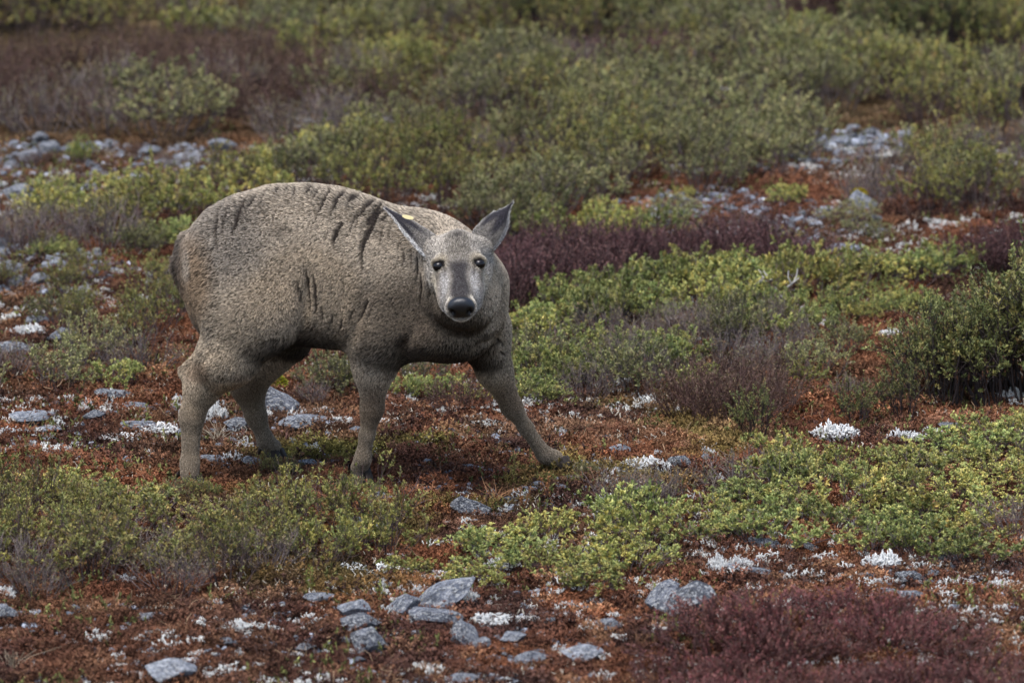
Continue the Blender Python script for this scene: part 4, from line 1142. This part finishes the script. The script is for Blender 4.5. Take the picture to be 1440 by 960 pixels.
for a in [
 (975, 868, 90, 62, 'large rounded grey boulder leaning on a dark slab beside the maroon heath', None, .25, -.35, False, 0),
 (932, 862, 66, 52, 'dark lichen-crusted slab leaning against the large grey boulder', None, .6, -.6, False, 1),
 (618, 858, 92, 36, 'long grey slab with a pale end, tilted in the dark moss below the thicket', None, .2, -.4, False, 2),
 (566, 866, 46, 24, 'pale oval stone at the end of the long grey slab', None, .2, -.3, False, 3),
 (612, 880, 62, 24, 'grey flat stone with white lichen under the long slab', None, 0, 0, False, 4),
 (502, 872, 44, 28, 'pale stone with a dark hollow sitting on a darker stone'), (502, 890, 50, 24, 'dark grey stone under the pale hollowed stone'),
 (520, 922, 44, 36, 'purplish round stone below the dark grey stone'), (650, 912, 36, 36, 'stone crusted with cream lichen below the long slab'),
 (236, 962, 76, 34, 'grey speckled boulder in the maroon moss below the thicket'), (650, 962, 46, 14, 'flat grey stone below the cream-crusted stone'),
 (447, 850, 44, 16, 'flat grey stone with white lichen on the orange moss'), (858, 890, 38, 24, 'pale angular stone below the dark slab'),
 (818, 932, 66, 26, 'pale blue-grey flat stone in front of the maroon heath'), (744, 936, 52, 22, 'whitish flat stone beside the pale blue-grey stone'), (722, 906, 40, 18, 'small grey stone with lichen on the dark moss below the thicket'),
 (870, 642, 32, 18, 'rounded grey stone past the outstretched hoof'), (953, 660, 34, 20, 'white stone with black specks above the leafy band'), (998, 650, 22, 12, 'small bluish stone beside the white speckled stone'),
 (808, 680, 30, 12, 'small flat blue stone just below the outstretched hoof'), (744, 694, 38, 10, 'flat pale stone below the outstretched foreleg'),
 (662, 726, 56, 32, 'grey stone with dry grass beside it in front of the forelegs'), (660, 660, 30, 7, 'thin flat pale stone between the forelegs'),
 (535, 706, 40, 16, 'half-buried grey stone in front of the straight forehoof'), (500, 745, 34, 22, 'white-crusted stone among the twigs before the straight foreleg'), (540, 750, 26, 24, 'pale stone beside the white-crusted stone before the straight foreleg'),
 (392, 582, 60, 42, 'big pale stone with a yellow-green moss cap behind the hind legs'), (425, 602, 66, 18, 'flat grey slab with white lichen behind the hind legs'), (332, 608, 40, 20, 'blue-grey stone between the hind legs'),
 (350, 604, 30, 14, 'small stone against the hind legs'), (300, 652, 42, 12, 'flat blue-grey stone beside the hind legs'), (356, 656, 32, 16, 'tilted blue-grey stone in front of the hind hooves'), (432, 660, 40, 18, 'dark stone between the legs in the moss'),
 (262, 616, 30, 12, 'small stone behind the hind legs'), (500, 606, 24, 8, 'small pale flat stone behind the straight foreleg'), (604, 578, 18, 8, 'tiny bluish stone behind the straight foreleg'),
 (160, 562, 52, 14, 'flat pale blue stone on the moss beside the hind legs'), (46, 592, 70, 18, 'broad flat stone with lichen beside the hind legs'), (132, 590, 32, 14, 'wedge-shaped grey stone on the moss beside the hind legs'), (188, 578, 40, 12, 'flat stone with a white lichen fringe beside the hind legs'),
 (200, 606, 60, 14, 'pale slab under white lichen beside the hind legs'), (70, 612, 46, 12, 'flat dark stone below the broad lichen stone'), (20, 500, 66, 22, 'blue-grey flat stone past the bare shrubs beside the rump'), (86, 482, 42, 22, 'blue stone with a lichen top behind the rump'), (50, 460, 38, 18, 'round blue stone behind the rump'),
 (210, 876, 42, 12, 'flat blue stone in the dark moss below the thicket'), (4, 872, 40, 26, 'grey stone below the olive thicket'), (430, 918, 30, 12, 'small blue stone in the dark moss below the thicket'), (320, 908, 28, 12, 'small pale stone in the dark moss below the thicket'),
 (1282, 822, 46, 20, 'ridged blue-grey stone above the maroon heath'), (1312, 812, 22, 12, 'small white stone next to the ridged blue stone'), (1242, 838, 42, 14, 'long blue stone above the maroon heath'), (1286, 846, 46, 16, 'flat dark blue stone above the maroon heath'), (1224, 816, 18, 12, 'small blue stone beside the white lichen clump'),
 (1296, 824, 20, 8, 'little pale stone below the small white stone'), (1338, 790, 40, 16, 'grey stone with white lichen below the leafy band'), (1140, 776, 22, 14, 'pale stone under the leafy band'), (1342, 608, 46, 14, 'flat blue stone with white lichen before the tall dark bush'),
 (1072, 772, 46, 16, 'grey flat stone at the lower edge of the leafy band'), (1030, 806, 40, 14, 'dark slab behind the large grey boulder'), (1068, 812, 36, 14, 'lichened slab behind the large grey boulder'),
 (1185, 362, 56, 18, 'white-topped stone on the upper open moss'), (1215, 300, 40, 34, 'pale lichen-topped stone heap on the upper moss'), (985, 250, 22, 14, 'dark blue stone below the upper grey-green shrubs'), (795, 440, 40, 16, 'blue stone under pale green shrubs beside the purple heath'),
 (1060, 352, 34, 20, 'blue stone above the small purple heath patch'), (1025, 340, 36, 14, 'grey flat stone above the small purple heath patch'), (790, 690, 20, 8, 'little blue stone below the outstretched hoof')]:
    stone(*a)

def stone_patch(poly, n, wr, label, group, seed, asp=(.35, .7)):
    rng = random.Random(seed)
    x0, x1 = min(p[0] for p in poly), max(p[0] for p in poly); y0, y1 = min(p[1] for p in poly), max(p[1] for p in poly)
    k = 0
    while k < n:
        x_, y_ = rng.uniform(x0, x1), rng.uniform(y0, y1)
        if not in_poly(x_, y_, poly): continue
        w = rng.uniform(*wr) * rng.choice((.6, .6, .8, 1, 1.2, 1.6)); g_ = G(x_, y_, 3); lm = near_landmark(g_[0], g_[1], .8); lab, grp = (label + ', close to ' + lm, group + ' close to ' + lm) if lm and len(label.split()) < 11 else (label, group)
        stone(x_, y_, w, w * rng.uniform(*asp), lab, grp, None, rng.gauss(0, .1), True); k += 1
stone_patch([(-120, 205), (40, 198), (180, 200), (300, 205), (330, 222), (230, 262), (110, 275), (60, 310), (-120, 320)], 84, (13, 30), 'pale grey stone in the stony patch below the bare thicket', 'stones of the patch below the bare thicket', 1)
stone_patch([(-120, 352), (20, 345), (130, 352), (160, 380), (100, 410), (-120, 420)], 30, (14, 34), 'pale stone in the stony patch past the deer\'s rump', 'stones of the patch past the rump', 2)
stone_patch([(1080, 205), (1180, 184), (1290, 186), (1285, 214), (1220, 240), (1110, 246)], 40, (9, 20), 'bluish stone in the upper stone scatter on the slope', 'stones of the far scatter', 3)
stone_patch([(800, 300), (900, 278), (1010, 262), (1110, 280), (1230, 300), (1240, 330), (1130, 350), (1030, 345), (940, 330), (850, 318)], 48, (9, 22), 'pale stone strewn above the dark purple heath', 'stones strewn above the purple heath', 4)
stone_patch([(520, 840), (720, 820), (780, 870), (760, 950), (600, 950), (500, 910)], 22, (9, 20), 'small pale stone around the long grey slab', 'small stones around the long slab', 5)
stone_patch([(-60, 560), (240, 560), (420, 590), (470, 640), (300, 660), (-60, 640)], 14, (9, 20), 'small blue-grey stone scattered around the hind hooves', 'small stones around the hind hooves', 6)
stone_patch([(-40, 850), (500, 850), (560, 980), (-40, 980)], 6, (8, 16), 'tiny blue-grey stone in the dark moss below the thicket', 'tiny stones in the dark moss below the thicket', 7)
stone_patch([(600, 640), (830, 660), (900, 720), (640, 740)], 5, (9, 18), 'tiny pale stone in front of the forelegs', 'tiny stones in front of the forelegs', 8)

# ------------------------------------------------------------------ white coral lichen
def lichen_mesh(seed, n=120):
    rng = np.random.default_rng(seed); g = Geo()
    for i in range(n):
        r = math.sqrt(rng.random()); t = rng.random() * 6.283
        p = np.array([r * math.cos(t), r * math.sin(t), -.1]); h = rng.uniform(.45, 1.0) * (1 - .45 * r * r)
        d = np.array([p[0] * .5, p[1] * .5, 1.0]) + rng.normal(0, .3, 3); d /= np.linalg.norm(d)
        q = p + d * h * .6 + rng.normal(0, .05, 3); c = lin(214, 214, 211) * rng.uniform(.75, 1.12)
        g.tube([p, (p + q) / 2 + rng.normal(0, .05, 3), q], .060, .052, c * .9, 4)
        for j in range(3):
            e = d + rng.normal(0, .65, 3); e /= np.linalg.norm(e)
            q2 = q + e * h * rng.uniform(.25, .5)
            g.tube([q, (q + q2) / 2 + rng.normal(0, .04, 3), q2], .050, .036, c, 4)
    return g.mesh('lichen', M_LICHEN, True)
LICH = [lichen_mesh(400 + i) for i in range(4)] + [lichen_mesh(410 + i, 40) for i in range(3)]
LR = random.Random(8)
def lichen(px, py, w, h, label, group=None, sparse=False):
    g = G(px, py); s = K * math.hypot(g[1], CAM_H)
    o = obj('lichen_tuft', LR.choice(LICH[4:] if sparse else LICH[:4])); o.location = (g[0], g[1] + w * s * .25, float(hz(g[0], g[1] + w * s * .25)))
    o.scale = (w * s * .46, w * s * .34, h * s * .85); o.rotation_euler = (0, 0, LR.random() * 6.283 if abs(w) < 1.4 * h else LR.gauss(0, .2))
    return tag(o, label, 'lichen', group)
for a in [(1176, 620, 58, 34, 'large white coral lichen in front of the small dark bush'), (1272, 622, 50, 26, 'white coral lichen beside a flat blue stone before the tall bush'), (1422, 564, 42, 24, 'white coral lichen at the foot of the tall dark bush'),
 (1310, 612, 30, 16, 'small white lichen against the flat blue stone'), (222, 612, 60, 24, 'wide white lichen behind the hind legs'), (304, 588, 34, 34, 'tall white lichen between the hind legs'), (372, 588, 26, 22, 'white lichen leaning on the moss-capped stone'), (170, 622, 60, 12, 'flat white lichen mat on a slab beside the hind legs'),
 (550, 598, 36, 12, 'flat white lichen mat behind the straight foreleg'), (480, 596, 34, 12, 'white lichen mat under the belly'), (455, 582, 30, 14, 'small white lichen beside the flat slab under the belly'), (1242, 800, 50, 34, 'cream-white lichen cushion above the long blue stone'), (1304, 796, 34, 20, 'white lichen between cushion and grey stone'), (1404, 830, 32, 26, 'cream lichen ball on bare moss beyond the maroon heath'),
 (1252, 474, 32, 18, 'bright white lichen on the open red moss'), (1188, 358, 46, 18, 'bright white lichen on the white-topped stone'), (1132, 372, 30, 16, 'bright white lichen beyond the small purple heath'), (1008, 806, 30, 42, 'tall white lichen fingers behind the large grey boulder'), (1040, 800, 34, 24, 'white lichen tuft beside the tall lichen fingers'),
 (905, 660, 52, 22, 'white lichen patch beside the black-specked stone'), (996, 640, 20, 16, 'small white lichen above the bluish stone'), (925, 640, 14, 12, 'tiny white lichen above the speckled stone'), (965, 862, 40, 18, 'pale lichen at the foot of the large grey boulder'), (620, 815, 36, 20, 'white lichen above the long grey slab'), (552, 790, 34, 18, 'white lichen at the thicket\'s lower edge'),
 (596, 812, 26, 18, 'small white lichen next to the lichen above the slab'), (660, 846, 24, 28, 'white lichen at the upper end of the long slab'), (690, 880, 56, 24, 'white lichen patch right below the slab\'s upper end'), (706, 800, 50, 24, 'white lichen under the first leafy shrubs of the band'), (640, 900, 24, 30, 'cream lichen on the crusted stone'),
 (740, 876, 40, 14, 'sparse white lichen beside the pale angular stone'), (330, 888, 34, 24, 'white branching lichen on the dark moss below the thicket'), (180, 820, 30, 16, 'white lichen under the olive thicket'), (8, 842, 34, 26, 'white lichen at the corner of the olive thicket'), (300, 955, 34, 16, 'pale lichen beside the speckled boulder in maroon moss'), (40, 470, 44, 20, 'white lichen beside the blue stone behind the rump'), (205, 555, 24, 10, 'thin white lichen behind the flat pale stone')]:
    lichen(*a)
def lichen_patch(poly, n, wr, label, group, seed):
    rng = random.Random(seed); x0, x1 = min(p[0] for p in poly), max(p[0] for p in poly); y0, y1 = min(p[1] for p in poly), max(p[1] for p in poly); k = 0
    while k < n:
        x_, y_ = rng.uniform(x0, x1), rng.uniform(y0, y1)
        if not in_poly(x_, y_, poly): continue
        w = rng.uniform(*wr); g_ = G(x_, y_, 3); lm = near_landmark(g_[0], g_[1], .8); lab, grp = (label + ', close to ' + lm, group + ' close to ' + lm) if lm and len(label.split()) < 11 else (label, group)
        lichen(x_, y_, w, w * rng.uniform(.5, 1.0), lab, grp, True); k += 1
lichen_patch([(520, 800), (760, 780), (860, 860), (760, 950), (560, 940)], 46, (10, 26), 'small white lichen tuft around the long grey slab', 'small lichens around the long slab', 1)
lichen_patch([(-40, 560), (240, 560), (460, 580), (460, 650), (300, 660), (-40, 620)], 44, (12, 32), 'small white lichen tuft around the hind hooves', 'small lichens around the hind hooves', 2)
lichen_patch([(560, 590), (720, 590), (850, 600), (900, 670), (700, 720), (560, 690)], 26, (8, 18), 'small white lichen tuft around the forehooves', 'small lichens around the forehooves', 3)
lichen_patch([(1080, 790), (1420, 790), (1440, 860), (1250, 855), (1090, 830)], 18, (8, 18), 'small white lichen tuft above the maroon heath', 'small lichens above the maroon heath', 4)
lichen_patch([(800, 660), (1440, 630), (1440, 780), (900, 790)], 36, (12, 30), 'white lichen tuft among the shrubs of the leafy band', 'lichens among the leafy band', 5)
lichen_patch([(0, 850), (500, 840), (520, 960), (0, 960)], 30, (8, 20), 'small white lichen tuft on the dark moss below the thicket', 'small lichens on the dark moss below the thicket', 6)
lichen_patch([(-60, 350), (240, 340), (250, 440), (-60, 500)], 26, (10, 24), 'white lichen tuft among stones past the rump', 'lichens past the rump', 7)
lichen_patch([(820, 300), (1230, 270), (1250, 360), (1080, 350), (900, 330)], 26, (10, 24), 'white lichen tuft among the stones above the purple heath', 'lichens above the purple heath', 8)

# yellow-green moss cushions
m_cush = moss_mat('cushion')
def cushion(px, py, w, h, label, zoff=0.0, col=(150, 150, 40)):
    rng = np.random.default_rng(int(px)); g0 = G(px, py); s = K * math.hypot(g0[1], CAM_H); g = Geo()
    n = 500; v = rng.normal(0, 1, (n, 3)); v[:, 2] = np.abs(v[:, 2]); v /= np.linalg.norm(v, axis=1)[:, None]
    p = v * np.array([w * s / 2, w * s / 2.6, h * s]) * rng.uniform(.8, 1.05, (n, 1))
    g.leaves(p * .9, v + rng.normal(0, .4, (n, 3)), np.full(n, .010), np.full(n, .005), lin(*col)[None] * rng.uniform(.6, 1.3, (n, 1)), rng)
    o = obj('moss_cushion', g.mesh('moss_cushion', M_LEAF)); o.location = (g0[0], g0[1] + .03, float(hz(g0[0], g0[1])) + zoff); tag(o, label, 'moss')
cushion(386, 572, 36, 12, 'yellow-green moss cap on the big pale stone behind the hind legs', .068)
cushion(1208, 292, 24, 8, 'yellow moss cushion on the pale stone heap', .05, (176, 160, 40))

# pale lichen stalks and straws: too many and too small to count
x, y, rng = ground_points(8000, 103, 13.3, 22.0)
keep = fbm(x * 2.2, y * 2.0, seed=91, oct=3) > .48; x, y = x[keep], y[keep]
def stalk_mesh():
    rng = np.random.default_rng(9); g = Geo()
    for i in range(4):
        p = np.append(rng.normal(0, .014, 2), -.002); q = p + np.append(rng.normal(0, .006, 2), rng.uniform(.004, .011))
        g.tube([p, (p + q) / 2 + rng.normal(0, .0015, 3), q], 0.0019, .0016, np.ones(3) * rng.uniform(.8, 1.1), 4)
        g.tube([q, q + np.append(rng.normal(0, .003, 2), .003)], .0018, .0013, np.ones(3), 4)
    return g.mesh('stalks', M_MOSS)
n = len(x); sc = np.clip(rng.lognormal(-.8, .4, n), .2, 1.1)
scatter_stuff('lichen_stalks', 'tiny pale lichen stalks sprinkled over the moss', 'lichen', np.stack([x, y, hz(x, y) + .010], 1), lin(196, 186, 168)[None] * rng.uniform(.6, 1.1, (n, 1)),
              np.stack([sc, sc, sc], 1), np.stack([rng.normal(0, .2, n), rng.normal(0, .2, n), rng.random(n) * 6.28], 1), stalk_mesh())

# gravel and grit between the stones (uncountable: stuff)
def gravel_points(polys, n, seed):
    rng = random.Random(seed); P_ = []
    for poly in polys:
        x0, x1 = min(p[0] for p in poly), max(p[0] for p in poly); y0, y1 = min(p[1] for p in poly), max(p[1] for p in poly); k = 0
        while k < n:
            x_, y_ = rng.uniform(x0, x1), rng.uniform(y0, y1)
            if in_poly(x_, y_, poly): P_.append(G(x_, y_, 3)); k += 1 if y_ > 430 else .35
    return np.array(P_)
m_grav, nt, b = new_mat('gravel'); nt.links.new(attr(nt, 'tint', 'INSTANCER').outputs[0], b.inputs['Base Color']); b.inputs['Roughness'].default_value = .85
pm = stone_mesh(777, 2); pm.materials.clear(); pm.materials.append(m_grav)
gp = gravel_points([[(-120, 205), (40, 198), (180, 200), (300, 205), (330, 222), (230, 262), (110, 275), (60, 310), (-120, 320)], [(-120, 352), (20, 345), (130, 352), (200, 380), (100, 410), (-120, 420)],
    [(1100, 195), (1180, 186), (1280, 190), (1275, 212), (1200, 232), (1120, 228)], [(800, 300), (900, 278), (1010, 262), (1110, 280), (1230, 300), (1240, 330), (1130, 350), (1030, 345), (940, 330), (850, 318)],
    [(-60, 560), (240, 560), (460, 590), (480, 650), (300, 670), (-60, 640)], [(480, 830), (780, 820), (880, 880), (820, 970), (480, 970)], [(-20, 850), (480, 850), (480, 970), (-20, 970)], [(1060, 785), (1440, 790), (1440, 860), (1250, 860), (1090, 830)], [(560, 600), (900, 610), (900, 690), (700, 740), (560, 700)]], 330, 3)
n = len(gp); rng = np.random.default_rng(4); sc = rng.lognormal(math.log(.010), .5, n) * np.interp(gp[:, 1], [15, 18, 21], [1, 1, 1.3]); sc = np.clip(sc, .004, np.interp(gp[:, 1], [15, 18, 21], [.016, .016, .026]))
gt = lin(104, 108, 116)[None] * rng.lognormal(0, .5, (n, 1))
scatter_stuff('gravel', 'fine pale and bluish gravel strewn between the stones', 'gravel', gp, np.clip(gt, 0, .75), np.stack([sc * 1.3, sc, sc * .7], 1), np.stack([rng.normal(0, .25, n), rng.normal(0, .25, n), rng.random(n) * 6.28], 1), pm)

# small mixed sprigs, dead twigs and straws among the moss (uncountable: stuff)
def sprig_mesh(seed, n, h, cols, straw=False):
    rng = np.random.default_rng(seed); g = Geo()
    for i in range(n):
        p = np.append(rng.normal(0, .018, 2), -.004); d = np.append(rng.normal(0, .45, 2), 1.0); d /= np.linalg.norm(d)
        hh = h * rng.uniform(.5, 1.2); q = p + d * hh; c0 = np.array(cols[rng.integers(len(cols))])
        g.tube([p, (p + q) / 2 + rng.normal(0, hh * .06, 3), q], .0010, .0006, c0 * .7, 3)
        if straw: continue
        k = 9; ts = rng.uniform(.35, 1.05, k)[:, None]
        dd = d + rng.normal(0, .8, (k, 3)); L = rng.uniform(.006, .011, k)
        g.leaves(p + (q - p) * ts, dd, L, L * .38, c0[None] * rng.uniform(.7, 1.3, (k, 1)), rng)
    return g.mesh('sprig', M_MOSS)
W1 = np.ones(3)
for nm, lb, cnt, sd, tintc, var, hgt, straw, thr in (
    ('green_sprigs', 'tiny grey-green sprigs dotted through the moss', 5200, 201, (104, 106, 62), .35, .022, False, .50),
    ('brown_sprigs', 'tiny dark brown heath sprigs dotted through the moss', 6500, 202, (70, 50, 44), .35, .022, False, .45),
    ('tan_straws', 'short dry straws and dead twigs littering the moss', 4200, 203, (150, 124, 98), .4, .026, True, .46)):
    x, y, rng = ground_points(cnt, sd, 13.3, 24.5)
    keep = fbm(x * 1.7 + sd, y * 1.5, seed=sd, oct=3) > thr; x, y = x[keep], y[keep]; n = len(x)
    sc = np.clip(rng.lognormal(0, .3, n), .5, 1.8)
    tl = .15 if not straw else .6
    scatter_stuff(nm, lb, 'ground cover', np.stack([x, y, hz(x, y) + .006], 1), lin(*tintc)[None] * rng.lognormal(0, var, (n, 1)), np.stack([sc, sc, sc], 1),
                  np.stack([rng.normal(0, tl, n), rng.normal(0, tl, n), rng.random(n) * 6.28], 1), sprig_mesh(sd, 5, hgt, [W1 * .9, W1, W1 * 1.15], straw))

# crumbs of white lichen in drifts (uncountable: stuff)
lc = lichen_mesh(500, 16); lc.materials.clear(); lc.materials.append(M_MOSS)
x, y, rng = ground_points(11000, 107, 13.3, 23.5)
keep = (fbm(x * 1.4 + 5, y * 1.2, seed=95, oct=4) > .525 - .045 * (y < 15.6)); x, y = x[keep], y[keep]; n = len(x)
sc = np.clip(rng.lognormal(math.log(.011), .5, n), .004, .03)
scatter_stuff('lichen_crumbs', 'drifts of tiny white lichen crumbs over the moss', 'lichen', np.stack([x, y, hz(x, y) + .010], 1), np.tile(np.array([1.0, 1.0, .97]), (n, 1)) * rng.uniform(.7, 1.1, (n, 1)),
              np.stack([sc * 1.2, sc * 1.2, sc], 1), np.stack([rng.normal(0, .2, n), rng.normal(0, .2, n), rng.random(n) * 6.28], 1), lc)

# single small plants that stand out
def spike(px, py, h, col, label):
    g0 = G(px, py); s_ = K * math.hypot(g0[1], CAM_H); hh = h * s_; rng = np.random.default_rng(int(px + py)); root = empty('spike_plant', tuple(g0)); st, fo = Geo(), Geo()
    for k in range(3):
        b0 = np.append(rng.normal(0, .008, 2), -.005); q = b0 + np.array([rng.normal(0, .012), rng.normal(0, .012), hh * rng.uniform(.6, 1.0)])
        st.tube([b0, (b0 + q) / 2 + np.append(rng.normal(0, .004, 2), 0), q], .0016, .0008, lin(104, 72, 52), 4)
        n = 46; t = rng.uniform(.15, 1.02, n)[:, None]; d = rng.normal(0, .8, (n, 3)) + np.array([0, 0, .8]); L = rng.uniform(.008, .013, n)
        fo.leaves(b0 + (q - b0) * t, d, L, L * .3, lin(*col)[None] * rng.uniform(.65, 1.3, (n, 1)), rng)
    obj('stems', st.mesh('stems', M_STEM), root); obj('foliage', fo.mesh('foliage', M_LEAF), root); tag(root, label, 'plant')
spike(722, 692, 62, (150, 142, 76), 'pale yellow-green upright spike plant before the outstretched foreleg')
spike(776, 708, 46, (160, 110, 70), 'orange-brown spike plant just before the outstretched hoof')
spike(738, 716, 34, (150, 104, 66), 'short orange-brown sprig between two spike plants')
spike(440, 830, 40, (126, 130, 62), 'lone green sprig at the lower edge of the olive thicket')
def grass(px, py, h, n, col, label):
    g0 = G(px, py); s_ = K * math.hypot(g0[1], CAM_H); rng = np.random.default_rng(int(px)); g = Geo()
    for k in range(n):
        d = np.append(rng.normal(0, .5, 2), 1.0); b0 = np.append(rng.normal(0, .010, 2), -.004); L = h * s_ * rng.uniform(.5, 1.1)
        m = b0 + d * L * .55; e = b0 + d * L + np.array([d[0] * L * .35, d[1] * L * .35, -L * .12])
        g.tube([b0, m, e], .0011, .0005, lin(*col) * rng.uniform(.7, 1.2), 3)
    o = obj('grass_tuft', g.mesh('grass_tuft', M_STEM)); o.location = tuple(g0); tag(o, label, 'grass')
grass(308, 622, 34, 26, (176, 164, 140), 'dry pale straw tuft between the hind legs')
grass(696, 706, 36, 22, (176, 132, 92), 'dry orange straw tuft behind the grey stone before the forelegs')
grass(18, 940, 34, 20, (150, 134, 112), 'dry straw tuft on the dark moss below the thicket')
def dead_branch(px, py, h, label):
    g0 = G(px, py); s_ = K * math.hypot(g0[1], CAM_H); hh = h * s_; rng = np.random.default_rng(int(px)); g = Geo(); c = lin(150, 146, 142)
    p = [np.array([0, 0, -.01]), np.array([hh * .25, 0, hh * .35]), np.array([hh * .35, .01, hh * .7]), np.array([hh * .7, .0, hh])]
    g.tube(p, .005, .002, c, 6)
    for k in range(7):
        i = rng.integers(1, 3); b0 = p[i] + (p[i + 1] - p[i]) * rng.random(); d = rng.normal(0, 1, 3) * np.array([1, .7, .5]) + np.array([0, 0, .6]); d /= np.linalg.norm(d); L = hh * rng.uniform(.25, .5)
        g.tube([b0, b0 + d * L * .5 + rng.normal(0, .006, 3), b0 + d * L], .0028, .0012, c * rng.uniform(.8, 1.1), 5)
    o = obj('dead_branch', g.mesh('dead_branch', M_STEM)); o.location = tuple(g0); tag(o, label, 'branch')
dead_branch(1088, 440, 50, 'bleached dead branch rising from the pale green shrubs')
dead_branch(1048, 430, 44, 'grey forked dead twig in the pale green shrubs')
g = G(116, 232); shrub('green', g[0], g[1], .42, 'single bright green upright shrub among stones below the bare thicket', None, 1.9)

for x_, y_, s_, kd_ in ((252, 700, .30, 'grey'), (284, 704, .34, 'olive'), (300, 696, .24, 'green'), (490, 694, .28, 'grey'), (522, 696, .30, 'green'), (402, 668, .26, 'grey'), (372, 668, .30, 'olive'), (768, 678, .22, 'green'), (806, 680, .24, 'yellow'), (824, 668, .2, 'grey')):
    g = G(x_, y_); shrub(kd_, g[0], g[1], s_, 'tiny %s sprig growing close beside a %s of the deer' % ({'grey': 'grey-green', 'olive': 'olive', 'green': 'green', 'yellow': 'yellow-green'}[kd_], 'hind hoof' if x_ < 420 else ('straight foreleg' if x_ < 600 else 'stretched foreleg')), 'tiny %s sprigs at the deer %s' % (kd_, 'hind' if x_ < 420 else ('straight leg' if x_ < 600 else 'stretched leg')))
